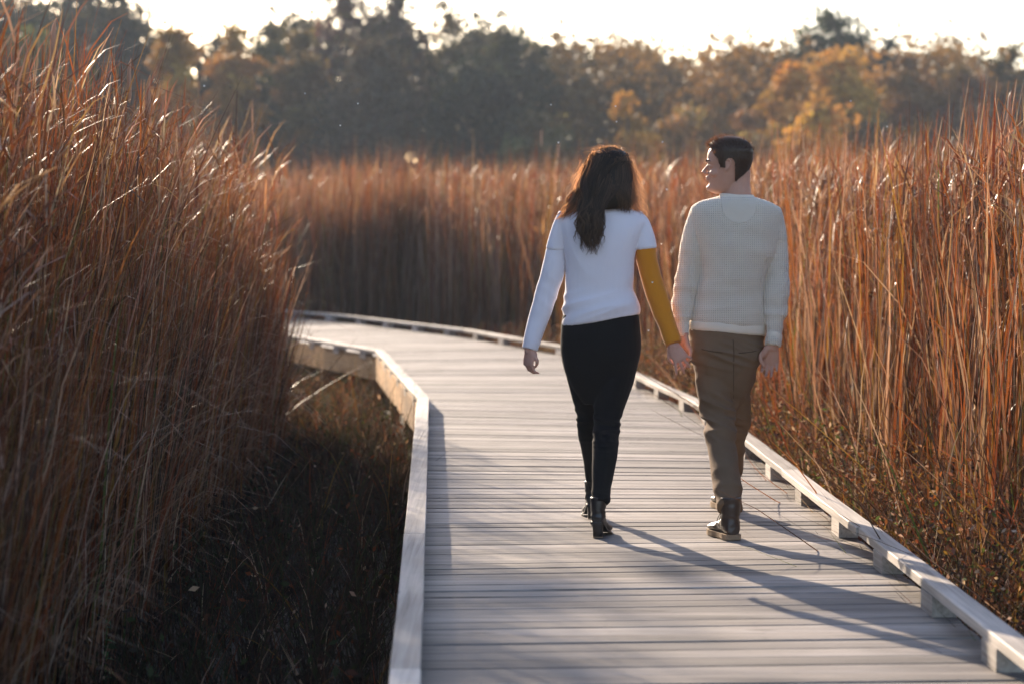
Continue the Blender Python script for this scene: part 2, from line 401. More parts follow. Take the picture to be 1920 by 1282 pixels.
def interp(Y, tab): return np.interp(Y, [a for a, _ in tab], [b for _, b in tab])
def scatter(n, y0, y1, xlo, xhi, pw=1.0):
    """clumped positions; xlo/xhi functions of Y"""
    Y = y0 + (y1 - y0) * rng.random(n) ** pw; u = rng.random(n); lo, hi = xlo(Y), xhi(Y); X = lo + (hi - lo) * u
    cx = np.round(X / .16) * .16; cy = np.round(Y / .16) * .16      # pull to tussocks
    jx = np.sin(cx * 91.7 + cy * 37.1) * .05; jy = np.sin(cx * 17.3 + cy * 71.9) * .05
    f = .55
    X = X * (1 - f) + (cx + jx) * f; Y = Y * (1 - f) + (cy + jy) * f
    return np.stack([X, Y, np.full(n, GZ - .02)], 1)
M_UNDER = leaf_mat('marsh_sedge', .35, .8, .08)
M_REED = leaf_mat('dry_reed_leaf', .42, .45, .25, (1, .82, .6))
WIND = 0.0
EL = [(5, -1.5), (7, -1.55), (10, -1.62), (15, -1.74), (18.5, -1.74), (20, -1.95), (21, -2.5), (24, -3.5), (28, -4.8), (31, -6.2), (36, -9.0)]
ER = [(5, 2.6), (8, 2.5), (12, 2.35), (16, 2.2), (20, 2.15), (24, 2.2), (27, 1.85), (30, 1.2), (34, .0), (38, -1.6)]
def reed_set(n, y0, y1, xlo, xhi, hm, hs, wm, names, wts, bend=(.05, .35), arch=.06, kinkp=.15, S=7, leansd=.06, windlean=.03, pw=1.0, taper=False):
    B = scatter(n, y0, y1, xlo, xhi, pw); h = hm(B[:, 1]) * np.where(rng.random(n) < .62, np.clip(rng.normal(.93, hs, n), .35, 1.13), rng.uniform(.4, .95, n))
    h *= 1 + .07 * np.sin(B[:, 0] * 2.3 + B[:, 1] * 1.1) + .05 * np.sin(B[:, 0] * 5.1 - B[:, 1] * 2.7)
    if taper: h *= .62 + .38 * np.clip((xhi(B[:, 1]) - B[:, 0]) / .55, 0, 1)
    w = wm * rng.uniform(.55, 1.4, n); bd = np.where(rng.random(n) < .62, rng.normal(WIND, 1.1, n), rng.uniform(-math.pi, math.pi, n))
    ln = np.abs(rng.normal(windlean, leansd, n)); be = rng.uniform(bend[0], bend[1], n); q = rng.uniform(1.5, 3.2, n)
    ar = rng.random(n) < arch; be[ar] = rng.uniform(1.2, 2.6, ar.sum()); q[ar] = rng.uniform(1.6, 4, ar.sum()); h[ar] *= rng.uniform(.6, 1.0, ar.sum()); w[ar] *= .7
    kt = rng.uniform(.80, .96, n); ka = np.where((rng.random(n) < kinkp) & ~ar, rng.uniform(.5, 2.6, n), 0.0)
    c = pick(n, names, wts)
    pale = (ar | (ka > 0)); c[pale] = c[pale] * .55 + np.array(PAL['tan']) * .45 * rng.uniform(.7, 1.1, (pale.sum(), 1))
    return blades(B, h, w, ln, be, bd, q, c, S, (kt, ka))
def frags(n, y0, y1, xlo, xhi, zlo, zhi, names, wts, ln=(.1, .45), wm=.012, S=3, pw=1.0):
    B = scatter(n, y0, y1, xlo, xhi, pw); B[:, 2] = GZ + zlo + (zhi(B[:, 1]) - zlo) * rng.random(n) ** .8
    h = rng.uniform(ln[0], ln[1], n); w = wm * rng.uniform(.5, 1.5, n); bd = rng.normal(WIND, 1.6, n)
    th = np.abs(rng.normal(.5, .5, n)); be = rng.uniform(-.3, 1.8, n); q = rng.uniform(.8, 2.5, n)
    return blades(B, h, w, th, be, bd, q, pick(n, names, wts, .25), S)
def litter(n, y0, y1, xlo, xhi, hm, names, wts, wm=.006, flatp=.25, S=5):
    B = scatter(n, y0, y1, xlo, xhi); h = hm * rng.uniform(.35, 1.3, n); w = wm * rng.uniform(.6, 1.6, n)
    bd = rng.uniform(-math.pi, math.pi, n); ln = np.abs(rng.normal(.15, .2, n)); be = rng.uniform(.1, 1.3, n); q = rng.uniform(1, 3, n)
    fp = rng.random(n) < flatp; ln[fp] = rng.uniform(.8, 1.4, fp.sum()); B[fp, 2] += rng.uniform(.05, .35, fp.sum()); be[fp] = rng.uniform(-.3, .5, fp.sum())
    c = pick(n, names, wts); return blades(B, h, w, ln, be, bd, q, c, S)
H_L = lambda Y: np.interp(Y, [6, 10, 14, 20, 26, 34], [2.42, 2.46, 2.44, 2.46, 2.45, 2.6])
H_R = lambda Y: np.interp(Y, [8, 12, 16, 20, 28, 38, 46, 75], [2.2, 2.17, 2.17, 2.28, 2.5, 2.75, 2.85, 2.95])
lo = lambda Y: -(.212 * Y + 1.3); hiL = lambda Y: interp(Y, EL)
MAIN = (['rust', 'orange', 'ochre', 'tan', 'brown', 'dark', 'green', 'pink'], [26, 22, 11, 8, 18, 8, 4, 7])
FR = (['tan', 'straw', 'pink', 'orange', 'rust', 'brown'], [22, 12, 16, 18, 18, 14])
L_ = [reed_set(16000, 6.4, 19, lo, hiL, lambda Y: 1.35 + 0 * Y, .2, .009, ['black', 'dark', 'brown', 'dgreen', 'rust'], [26, 28, 26, 8, 12], arch=.12, kinkp=.1, S=6, windlean=.02, bend=(.02, .5)), litter(9000, 19, 34, lo, hiL, 1.2, ['dark', 'brown', 'rust'], [50, 30, 20], wm=.012, flatp=.1, S=5),  # dark short blades added to deepen the shade at the reed bases
      reed_set(13000, 9.5, 24, lambda Y: -(.212 * Y + 2.5), lambda Y: -(.212 * Y + .5), lambda Y: 3.6 + 0 * Y, .12, .015, *MAIN, arch=.0, kinkp=.0, S=6, windlean=.01, leansd=.03, bend=(.0, .12)),  # taller reeds added out of view to throw streaky shade on the deck
      reed_set(20000, 6.2, 18, lo, hiL, H_L, .14, .0095, *MAIN, arch=.1, kinkp=.12, S=8, windlean=.01, bend=(.02, .42), taper=True),
      reed_set(5200, 6.2, 18, lambda Y: hiL(Y) - .5, hiL, H_L, .22, .008, *MAIN, arch=.25, kinkp=.1, S=9, windlean=.01, bend=(.0, .42), taper=True),
      reed_set(22000, 18, 38, lo, hiL, H_L, .14, .012, *MAIN, arch=.06, S=6, windlean=.02, bend=(.02, .4), taper=True),
      frags(13000, 6.5, 18, lo, hiL, .5, H_L, *FR, wm=.008), frags(9000, 18, 34, lo, hiL, .6, H_L, *FR, wm=.012)]
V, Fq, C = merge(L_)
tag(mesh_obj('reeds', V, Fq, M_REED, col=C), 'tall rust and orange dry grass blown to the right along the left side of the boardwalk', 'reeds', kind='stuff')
hiR = lambda Y: np.maximum(.212 * Y + 1.0, interp(Y, ER) + .8); loR = lambda Y: interp(Y, ER)
RM = (['rust', 'orange', 'ochre', 'tan', 'brown', 'dark', 'green', 'pink'], [25, 24, 12, 13, 14, 6, 3, 8])
R_ = [litter(22000, 8, 34, lambda Y: loR(Y) + .25, hiR, 1.2, ['dark', 'brown', 'rust', 'orange'], [40, 32, 18, 10], wm=.011, flatp=.12, S=5),  # dark blades first, so the feet of the right reeds read as shaded
      reed_set(30000, 8, 24, loR, hiR, H_R, .13, .017, *RM, bend=(.02, .22), arch=.015, kinkp=.3, S=7, windlean=.03),
      reed_set(3500, 9, 24, lambda Y: loR(Y) - .25, lambda Y: loR(Y) + .4, H_R, .25, .013, *RM, bend=(.02, .3), arch=.05, kinkp=.35, S=7, windlean=.05),
      reed_set(36000, 24, 42, loR, hiR, H_R, .11, .021, *RM, bend=(.02, .22), arch=.01, kinkp=.3, S=5),
      frags(34000, 8.5, 24, loR, hiR, .4, H_R, *FR, wm=.014), frags(12000, 24, 42, loR, hiR, .9, H_R, *FR, wm=.018)]
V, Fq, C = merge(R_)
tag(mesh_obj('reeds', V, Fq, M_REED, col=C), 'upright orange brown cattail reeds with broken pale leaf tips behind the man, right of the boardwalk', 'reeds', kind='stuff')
fl = lambda Y: -(.212 * Y + 2); fh = lambda Y: .212 * Y + 2
f0 = lambda Y: np.where(Y < 41, np.interp(Y, [36, 38, 41], [-5.2, -6.4, -8.6]), .212 * Y * 0 - (.212 * Y + 2))
FAR = [reed_set(80000, 41.5, 76, fl, fh, H_R, .09, .03, *RM, bend=(.02, .25), arch=.01, kinkp=.35, S=4, pw=1.5), frags(26000, 41.5, 70, fl, fh, 1.3, H_R, *FR, ln=(.15, .5), wm=.03, pw=1.5)]
# the wedge just behind the bend
def wedge(Y): return interp(Y, [(33, .9), (35, .2), (38, -1.6), (42, -3.9), (44, -6)])
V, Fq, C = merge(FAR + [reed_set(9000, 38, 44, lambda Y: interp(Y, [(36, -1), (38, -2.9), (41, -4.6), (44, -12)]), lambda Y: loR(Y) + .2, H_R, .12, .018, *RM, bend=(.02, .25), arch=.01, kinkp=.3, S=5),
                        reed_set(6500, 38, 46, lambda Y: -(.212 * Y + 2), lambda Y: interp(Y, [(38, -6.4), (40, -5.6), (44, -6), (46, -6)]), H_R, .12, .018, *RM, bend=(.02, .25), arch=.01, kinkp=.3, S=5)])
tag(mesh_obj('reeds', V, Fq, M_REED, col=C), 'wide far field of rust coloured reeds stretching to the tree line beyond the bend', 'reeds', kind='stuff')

# low sedge, dead litter and small seed heads on both banks
def tufts(n, y0, y1, xlo, xhi, z0, z1, names, wts, s=.012):
    """tiny curled leaves / seed clusters as crossed quads"""
    Y = rng.uniform(y0, y1, n); lo_, hi_ = xlo(Y), xhi(Y); X = lo_ + (hi_ - lo_) * rng.random(n)
    K = np.round(np.stack([X, Y], 1) / .11) * .11; X = X * .35 + K[:, 0] * .65 + rng.normal(0, .02, n); Y = Y * .35 + K[:, 1] * .65
    top = z0 + (z1 - z0) * (.5 + .5 * np.sin(K[:, 0] * 55.3 + K[:, 1] * 23.9)) ; Z = GZ + .05 + (top - GZ) * rng.random(n) ** .6
    P = np.stack([X, Y, Z], 1); A = rng.normal(0, 1, (n, 3)); A /= np.linalg.norm(A, axis=1)[:, None]; Bv = np.cross(A, rng.normal(0, 1, (n, 3))); Bv /= np.linalg.norm(Bv, axis=1)[:, None]
    sz = s * rng.uniform(.4, 1.5, (n, 1)); A *= sz * 1.5; Bv *= sz * .7
    V = np.stack([P - A, P - Bv, P + A, P + Bv], 1).reshape(-1, 3); k = np.arange(n) * 4; Fq = np.stack([k, k + 1, k + 2, k + 3], 1)
    return V, Fq, np.repeat(pick(n, names, wts), 4, 0)
xb = lambda Y: np.interp(Y, [p[1] for p in LP], [p[0] for p in LP]) - .13
xr = lambda Y: np.interp(Y, [p[1] for p in RP], [p[0] for p in RP]) + .15
DK = (['black', 'dark', 'dgreen', 'brown', 'rust', 'tan'], [36, 26, 20, 12, 4, 2])  # near-black tones put the left bank's shade into the sedge colour
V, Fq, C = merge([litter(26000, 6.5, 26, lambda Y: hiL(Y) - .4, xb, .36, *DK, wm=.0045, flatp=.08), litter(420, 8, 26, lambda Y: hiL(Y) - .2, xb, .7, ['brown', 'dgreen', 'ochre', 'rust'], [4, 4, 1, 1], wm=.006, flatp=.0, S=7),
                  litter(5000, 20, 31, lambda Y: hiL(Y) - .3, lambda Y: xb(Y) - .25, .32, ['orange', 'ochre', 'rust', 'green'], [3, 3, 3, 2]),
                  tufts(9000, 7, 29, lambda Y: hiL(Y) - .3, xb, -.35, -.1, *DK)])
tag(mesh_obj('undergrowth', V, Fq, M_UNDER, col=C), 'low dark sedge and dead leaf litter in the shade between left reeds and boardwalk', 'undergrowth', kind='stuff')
RB = (['brown', 'rust', 'tan', 'ochre', 'orange', 'green', 'dark', 'pink'], [32, 10, 12, 9, 6, 8, 18, 6])
V, Fq, C = merge([litter(15000, 7, 34, xr, lambda Y: loR(Y) + .5, .55, *RB), litter(5000, 9, 26, lambda Y: xr(Y) + .2, lambda Y: loR(Y) + .6, 1.05, *RB, wm=.010, flatp=.35, S=6),
                  tufts(75000, 8, 30, lambda Y: xr(Y) + .03, lambda Y: loR(Y) + .5, -.35, .28, *RB, s=.009)])
tag(mesh_obj('undergrowth', V, Fq, M_UNDER, col=C), 'low tangled brown sedge, seed heads and fallen leaves beside the right curb rail', 'undergrowth', kind='stuff')

# single stalks that stand out above the rest
def stalk(px, pyTop, Y, label, green=False, lean=.03, head=True):
    top = W(px, pyTop, Y); H = top.z - GZ
    r = empty('cattail_reed', (top.x - lean * H, Y, GZ)); tag(r, label, 'reed', 'tall single reeds standing above the reed beds')
    c = PAL['ochre'] if green else PAL['orange']
    P = [(top.x - lean * H * (1 - t ** 1.3), Y, GZ + H * t * .97) for t in np.linspace(0, 1, 7)]
    v, f = tube(P, [.006, .006, .0055, .005, .004, .003, .002], 6, 2)
    attach(mesh_obj('stem', v, f, M_REED, col=np.tile(c, (len(v), 1))), r)
    for k in range(5):
        n = 1; vv, ff, cc = blades(np.array([[P[0][0], Y, GZ]]), np.array([H * random.uniform(.78, .99)]), np.array([.016]), np.array([.03 + lean * .6]), np.array([random.uniform(.02, .3)]), np.array([random.uniform(-.6, .6)]), np.array([2.5]), np.array([c]) * random.uniform(.8, 1.2), 8)
        attach(mesh_obj('leaf', vv, ff, M_REED, col=cc), r)
    if head:
        hb = Vector(P[-1]); v, f = tube([hb + Vector((0, 0, -.16)), hb + Vector((0, 0, -.12)), hb, hb + Vector((.01, 0, .05))], [.003, .011, .009, .002], 8, 3)
        attach(mesh_obj('seed_head', v, f, M_REED, col=np.tile(PAL['tan'], (len(v), 1))), r)
for a in [(1893, 160, 13.5, 'tallest seed-headed reed at the right edge, rising above the reed bed'), (1835, 185, 14, 'tall leaning reed just left of the tallest one at the right edge', False, .05),
          (1655, 232, 17, 'single tall reed with pale head above the right bed, left of the tall pair'), (1015, 236, 30, 'yellowish upright reed standing alone above the far field, left of the woman', True, .0),
          (1047, 262, 31, 'thin yellowish reed beside the upright one, nearest to the woman', True, .01), (242, 98, 11.5, 'dark thin grass stalk with a feathery tip above the left reeds against the trees', False, .06),
          (278, 130, 12, 'reddish stalk beside the feathery one, above the left reeds', False, .08), (100, 20, 9.0, 'tallest thin stalk at the upper left corner reaching the trees behind', False, .07)]:
    stalk(*a)

# leafy green weeds at the lower left
M_LEAF = leaf_mat('green_weed_leaf', .35, .5, .3, (.9, 1, .5))
def weed(px, py, Y, H, label):
    b = W(px, py, Y); r = empty('leafy_weed', (b.x, Y, GZ)); tag(r, label, 'plant', 'green leafy weeds under the left reeds')
    v, f = tube([(b.x, Y, GZ - .02), (b.x + .02, Y, GZ + H * .5), (b.x + .01, Y + .02, GZ + H)], [.004, .0035, .002], 6, 3)
    attach(mesh_obj('stem', v, f, M_LEAF, col=np.tile((.08, .12, .03), (len(v), 1))), r)
    V, Fc, C = [], [], []
    for k in range(34):
        z = GZ + H * (.15 + .85 * k / 34); a = k * 2.4; l = .07 * (1.1 - k / 40); c, s = math.cos(a), math.sin(a); x0 = b.x + .02 * (k / 34)
        P = [(0, 0, 0), (.45, .3, .02), (.55, 0, .0), (.45, -.3, .02), (1, 0, -.25)]
        o = len(V); V += [(x0 + l * (p[0] * c - p[1] * s), Y + l * (p[0] * s + p[1] * c), z + l * p[2]) for p in P]; Fc += [(o, o + 2, o + 1), (o, o + 3, o + 2), (o + 1, o + 2, o + 4), (o + 2, o + 3, o + 4)]
    attach(mesh_obj('foliage', V, Fc, M_LEAF, col=np.tile((.075, .14, .035), (len(V), 1))), r)
weed(130, 1150, 9.6, .75, 'green leafy weed at the foot of the left reeds, tallest of the group')
weed(190, 1210, 9.3, .6, 'shorter green leafy weed right of the tallest one, lower left')
weed(60, 1200, 9.2, .65, 'green leafy weed nearest to the left edge of the photo')
weed(165, 1060, 10.2, .7, 'green leafy weed half hidden behind two others among the left stems')

# ================================================================ trees
M_BARK = simple('tree_bark', (.09, .07, .055), .9, .2, 8, .4)
M_FOL = leaf_mat('tree_foliage', .28, .65, .1, (1, .85, .5))
def leaves(centres, rad, per, size, cols, flat=.75):
    n = len(centres) * per; c = np.repeat(centres, per, 0); r = np.repeat(rad, per)
    d = rng.normal(0, 1, (n, 3)); d /= np.linalg.norm(d, axis=1)[:, None]
    P = c + d * (r * np.minimum(np.abs(rng.normal(0, .62, n)), 1.15))[:, None] * np.array([1, 1, flat])
    A = rng.normal(0, 1, (n, 3)); A /= np.linalg.norm(A, axis=1)[:, None]; B = np.cross(A, rng.normal(0, 1, (n, 3))); B /= np.linalg.norm(B, axis=1)[:, None]
    sz = size * rng.uniform(.5, 1.4, (n, 1)); A *= sz; B *= sz * .6
    V = np.stack([P - A, P - B, P + A, P + B], 1).reshape(-1, 3); k = np.arange(n) * 4; Fq = np.stack([k, k + 1, k + 2, k + 3], 1)
    C = np.repeat(np.repeat(cols, per, 0) * rng.uniform(.85, 1.15, (n, 1)), 4, 0); return V, Fq, C
def tree(px, pyTop, Y, wpx, col, label, kind='round', dens=1.0, name='tree'):
    t = W(px, pyTop, Y); H = t.z - GZ; wr = wpx / 2 * Y / F
    r = empty(name, (t.x, Y, GZ)); tag(r, label, 'tree', 'trees in the far tree line')
    K = {'open': 48, 'bare': 20}.get(kind, 44); cs, rs = [], []
    zc = {'round': .58, 'tall': .62, 'open': .66, 'bush': .5, 'bare': .7}[kind]; zh = {'round': .42, 'tall': .38, 'open': .34, 'bush': .5, 'bare': .3}[kind]
    seed = random.random() * 50
    for k in range(K):
        while True:
            p = np.array([random.uniform(-1, 1) for _ in range(3)])
            if .2 < np.linalg.norm(p) < (.86 if kind == 'open' else 1): break
        rr = random.uniform(.34, .58) * wr * (1.0 if kind != 'open' else .95)
        p = p * np.array([wr - rr * .5, wr - rr * .5, zh * H - rr * .45]) + np.array([t.x, Y, GZ + zc * H]); cs.append(p); rs.append(rr)
    cs.append(np.array([t.x + random.uniform(-.1, .1) * wr, Y, GZ + H - .38 * wr])); rs.append(.40 * wr)
    cs, rs = np.array(cs), np.array(rs)
    # trunk and limbs
    Vt, Ft = [], []
    def addt(v, f):
        o = len(Vt); Vt.extend(v); Ft.extend([tuple(i + o for i in q) for q in f])
    tr = .018 * H
    addt(*tube([(t.x, Y, GZ - .2), (t.x + .02 * H, Y, GZ + .3 * H), (t.x, Y, GZ + .6 * H), (t.x - .01 * H, Y, GZ + .85 * H)], [tr * 1.2, tr * .9, tr * .6, tr * .15], 8, 3))
    for c, q in list(zip(cs, rs))[:(16 if kind in ('open', 'bare') else 9)]:
        z0 = GZ + random.uniform(.3, .65) * H; addt(*tube([(t.x, Y, z0), ((t.x + c[0]) / 2, (Y + c[1]) / 2, (z0 + c[2]) / 2 + .03 * H), tuple(c)], [tr * .45, tr * .28, tr * .08], 5, 2))
        if kind in ('bare', 'open'):
            for _ in range(7):
                e = c + np.array([random.gauss(0, 1), random.gauss(0, 1), abs(random.gauss(.6, .8))]) * q * 1.1
                addt(*tube([tuple(c), tuple((c + e) / 2 + .02), tuple(e)], [tr * .08, tr * .05, tr * .02], 4, 1))
    attach(mesh_obj('trunk', Vt, Ft, M_BARK), r)
    per = int(dens * {'round': 330, 'tall': 300, 'open': 150, 'bush': 330, 'bare': 6}[kind]); col = np.array(col)
    cc = col[None, :] * rng.uniform(.6, 1.4, (len(cs), 1)) * rng.uniform(.88, 1.12, (len(cs), 3))
    V, Fq, C = leaves(cs, rs, per, .14, cc); attach(mesh_obj('crown', V, Fq, M_FOL, col=C), r)
DG, OG, GD, BR, GN, RD = (.036, .046, .034), (.40, .21, .055), (.5, .29, .07), (.17, .095, .05), (.1, .11, .04), (.12, .06, .05)  # autumn tones, with shade on the left and sunlight on the right painted in
T = [ # px, top, Y, width px, colour, label, kind
 (20, -60, 118, 190, DG, 'dark tall tree at the far left corner with sky showing through its top', 'open'),
 (135, -70, 122, 170, DG, 'second dark tree from the left corner, crown thinning near the top', 'open'),
 (215, -35, 112, 150, DG, 'dark tree at the left edge of the first gap of sky', 'open'),
 (75, 40, 104, 230, GN, 'dark bushy tree low behind the left reeds', 'round'),
 (330, 48, 100, 120, OG, 'small golden-brown tree top in the first gap of sky', 'round'),
 (440, 40, 108, 120, OG, 'yellow-brown tree right of the small golden top', 'round'),
 (505, 38, 112, 130, GN, 'green topped tree between the two upper left gaps of sky', 'round'),
 (565, 50, 106, 120, (.16, .11, .05), 'brown tree left of the tall reddish one', 'round'),
 (650, -70, 116, 190, RD, 'tall reddish brown tree with patchy sky holes, left of centre', 'open'),
 (740, -30, 112, 150, (.09, .06, .045), 'dark maroon tree on the right flank of the tall reddish one', 'open'),
 (690, 70, 102, 230, (.07, .06, .045), 'broad dark tree below the tall reddish one', 'round'),
 (835, -10, 120, 110, (.2, .15, .07), 'thin pale birch-like tree with sparse leaves left of the big dark crown', 'open', .6),
 (950, 34, 108, 190, (.06, .065, .04), 'dark rounded tree with sky holes at the left end of the long gap of sky', 'open', 1.4),
 (1010, 78, 110, 110, (.07, .07, .04), 'dark sloping tree just right of the dark rounded one', 'open', 1.5),
 (880, 95, 100, 200, DG, 'dark tree below the birch, left of centre', 'round'),
 (1100, 98, 124, 130, (.12, .1, .05), 'low olive tree at the foot of the open sky, left of the hill top', 'round'),
 (1190, 90, 126, 150, (.15, .12, .055), 'olive brown tree at the top of the low hump above the woman', 'round'),
 (1280, 95, 128, 140, (.2, .14, .06), 'olive gold tree above the gap between woman and man', 'round'),
 (1385, 112, 124, 140, OG, 'golden brown tree just above the head of the man', 'round'),
 (1180, 165, 95, 110, (.5, .27, .06), 'small bright orange tree low in the tree line above the woman', 'tall', .7),
 (1540, -14, 122, 270, (.05, .065, .03), 'large dark green oak rising alone above the right tree line', 'open', 2.4),
 (1480, 110, 100, 130, GD, 'golden tree left below the large dark green oak', 'round'),
 (1590, 78, 104, 190, GD, 'broad golden tree right below the large dark green oak', 'round'),
 (1530, 175, 92, 170, GD, 'low golden bush-like tree in front of the oak', 'bush'),
 (1700, 92, 108, 150, (.24, .14, .06), 'rusty brown tree right of the broad golden one', 'round'),
 (1670, 62, 120, 100, DG, 'small dark pointed tree top behind the rusty brown one', 'open'),
 (1740, 45, 126, 110, BR, 'bare pale tree with leafless twigs against the sky on the right', 'bare'),
 (1840, 35, 128, 120, BR, 'second bare tree with leafless twigs, nearest to the right edge', 'bare'),
 (1800, 112, 106, 160, (.18, .11, .06), 'brown tree under the two bare ones', 'round'),
 (1895, 80, 110, 120, (.1, .09, .05), 'dark olive tree at the right edge of the photo', 'round'),
 (1290, 190, 98, 170, (.28, .19, .07), 'low yellow brown tree left of the man above the reeds', 'bush'),
 (1400, 200, 97, 130, (.22, .15, .06), 'low brown bushy tree behind the man', 'bush'),
 (1640, 215, 94, 160, (.13, .1, .05), 'low dark bushy tree right of the golden bush', 'bush'),
 (1010, 200, 97, 170, (.1, .1, .045), 'low olive bushy tree left of the woman above the reeds', 'bush')]
for a in T: tree(*a)
tree(-418, -828, 36.5, 420, GN, 'slender open crowned marsh tree added out of view to shade the near deck', 'open', .42)  # unseen tree added to cast broad soft shadows on the deck
_t = [o for o in bpy.data.objects if o.get('label', '').startswith('slender open crowned')][0]; del _t['group']
# the dense wood behind and between them reads as one mass
cs, rs, cc = [], [], []
for i in range(1500):
    x = random.uniform(-38, 38); Y = random.uniform(108, 138); px = 960 + x / Y * F
    top = np.interp(px, [-200, 0, 250, 300, 450, 600, 700, 860, 1040, 1100, 1200, 1300, 1450, 1500, 1620, 1750, 1850, 1920, 2200], [20, 25, 45, 85, 78, 75, 60, 90, 105, 125, 110, 125, 135, 115, 110, 120, 135, 115, 110])
    zt = W(px, top - 34 + 14 * math.sin(px * .021) + 9 * math.sin(px * .053), Y).z; z = random.uniform(GZ, zt - .6); cs.append((x, Y, z)); rs.append(random.uniform(1.2, 2.0))
    w = np.interp(px, [0, 300, 900, 1150, 1500, 1920], [0, .1, .06, .5, .9, .5]) * random.uniform(.5, 1.2)  # dark left to golden right: shade and sun mixed into the leaf colour
    cc.append(np.array(DG) * (1 - w) + np.array(OG) * w)
V, Fq, C = leaves(np.array(cs), np.array(rs) * 1.25, 200, .19, np.array(cc) * rng.uniform(.7, 1.3, (len(cc), 1)), .9)
tag(mesh_obj('woodland', V, Fq, M_FOL, col=C), 'dense dark autumn woodland filling the background behind the reed field', 'woodland', kind='stuff')
# drifting seeds
M_SEED = simple('seed_fluff', (.8, .78, .72), .8, .2)
S0 = None
for (px, py, Y) in [(572, 176, 14), (383, 162, 9.5), (671, 195, 11), (1033, 197, 13), (1154, 200, 12), (1156, 229, 12.5), (1047, 268, 9.6), (1242, 267, 12.6), (1250, 356, 9.7), (1240, 458, 11.3), (1595, 190, 12), (1663, 238, 12), (1223, 530, 10.3), (1216, 620, 10.4), (638, 236, 12)]:
    if S0 is None:
        v, f = ball((0, 0, 0), (.0028, .0028, .0035), 8, 6); mb = MB(); mb.add(v, f)
        for k in range(14):
            a = k * 2.4; z = random.uniform(-.3, 1); c = math.sqrt(max(0, 1 - z * z)); d = Vector((c * math.cos(a), c * math.sin(a), z)) * .006; n_ = d.orthogonal().normalized() * .0004
            mb.add([-n_, n_, d + n_, d - n_], [(0, 1, 2, 3)])
        S0 = mb.build('floating_seed', M_SEED); o = S0
    else: o = S0.copy(); COL.objects.link(o)
    o.location = W(px, py, Y); tag(o, 'tiny sunlit seed of fluff drifting in the air', 'seed', 'seeds drifting in the air')
# ================================================================ people
def fn(p, s, o=0.0): return noise.noise(Vector((p.x * s[0] + o, p.y * s[1] + o, p.z * s[2] + o * .7)))
def ridge(v): return (1 - abs(v) * 2.2)
def head_pieces(C, yaw, s, prof, pitch=0.0, roll=0.0):
    """prof rows: z, front, back, half width; returns pieces and the local->world matrix. Local +y is where the face looks"""
    M = Matrix.Translation(C) @ Matrix.Rotation(yaw, 4, 'Z') @ Matrix.Rotation(roll, 4, 'Y') @ Matrix.Rotation(pitch, 4, 'X') @ Matrix.Scale(s, 4)
    A = catmull(prof, 3); RG = []; N_ = 36
    for z, f, b, w_ in A:
        row = []
        for q in np.arange(N_) * 2 * math.pi / N_:
            cx, cy_ = sq(q, 2.25); fy = f if cy_ > 0 else b
            # face narrows towards the front
            nar = 1 - .22 * max(0, cy_) ** 2
            row.append(tuple(M @ Vector((w_ * cx * nar, fy * cy_ if cy_ > 0 else b * cy_, z))))
        RG.append(row)
    P = [rings_to_mesh(np.array(RG))]
    T_ = lambda pts, rad, **k: P.append(tube([M @ Vector(p) for p in pts], [r * s for r in rad], **k))
    def B_(c, r): v, f = ball(c, r); P.append(([tuple(M @ Vector(q)) for q in v], f))
    # nose, nostrils, lips, chin, brow, eyes, cheeks
    T_([(0, .088, .128), (0, .098, .112), (0, .108, .098), (0, .110, .0905)], [.006, .008, .009, .008], N=10)
    B_((0, .1125, .0935), (.0075, .0085, .007)); B_((.011, .100, .089), (.007, .009, .006)); B_((-.011, .100, .089), (.007, .009, .006))
    T_([(-.022, .086, .068), (-.008, .095, .0725), (0, .097, .0715), (.008, .095, .0725), (.022, .086, .068)], [.0025, .005, .005, .005, .0025], N=8)
    T_([(-.02, .085, .0655), (-.008, .094, .061), (.008, .094, .061), (.02, .085, .0655)], [.0025, .006, .006, .0025], N=8)
    B_((0, .084, .022), (.018, .014, .014))
    for sx in (-1, 1):
        B_((sx * .032, .074, .120), (.0125, .0125, .0115)); T_([(sx * .012, .092, .138), (sx * .03, .089, .142), (sx * .05, .07, .137)], [.006, .008, .005], N=8)
        B_((sx * .045, .062, .088), (.02, .022, .018))
        # ear: rim, lobe and bowl
        e = [(sx * .072, .012, .102), (sx * .079, -.004, .112), (sx * .084, -.014, .130), (sx * .083, -.010, .146), (sx * .078, .004, .149), (sx * .072, .014, .140)]
        T_(e, [.006, .0055, .0048, .0048, .0048, .004], N=8); B_((sx * .074, .006, .104), (.006, .008, .010)); B_((sx * .074, .002, .124), (.006, .014, .022))
    return P, M
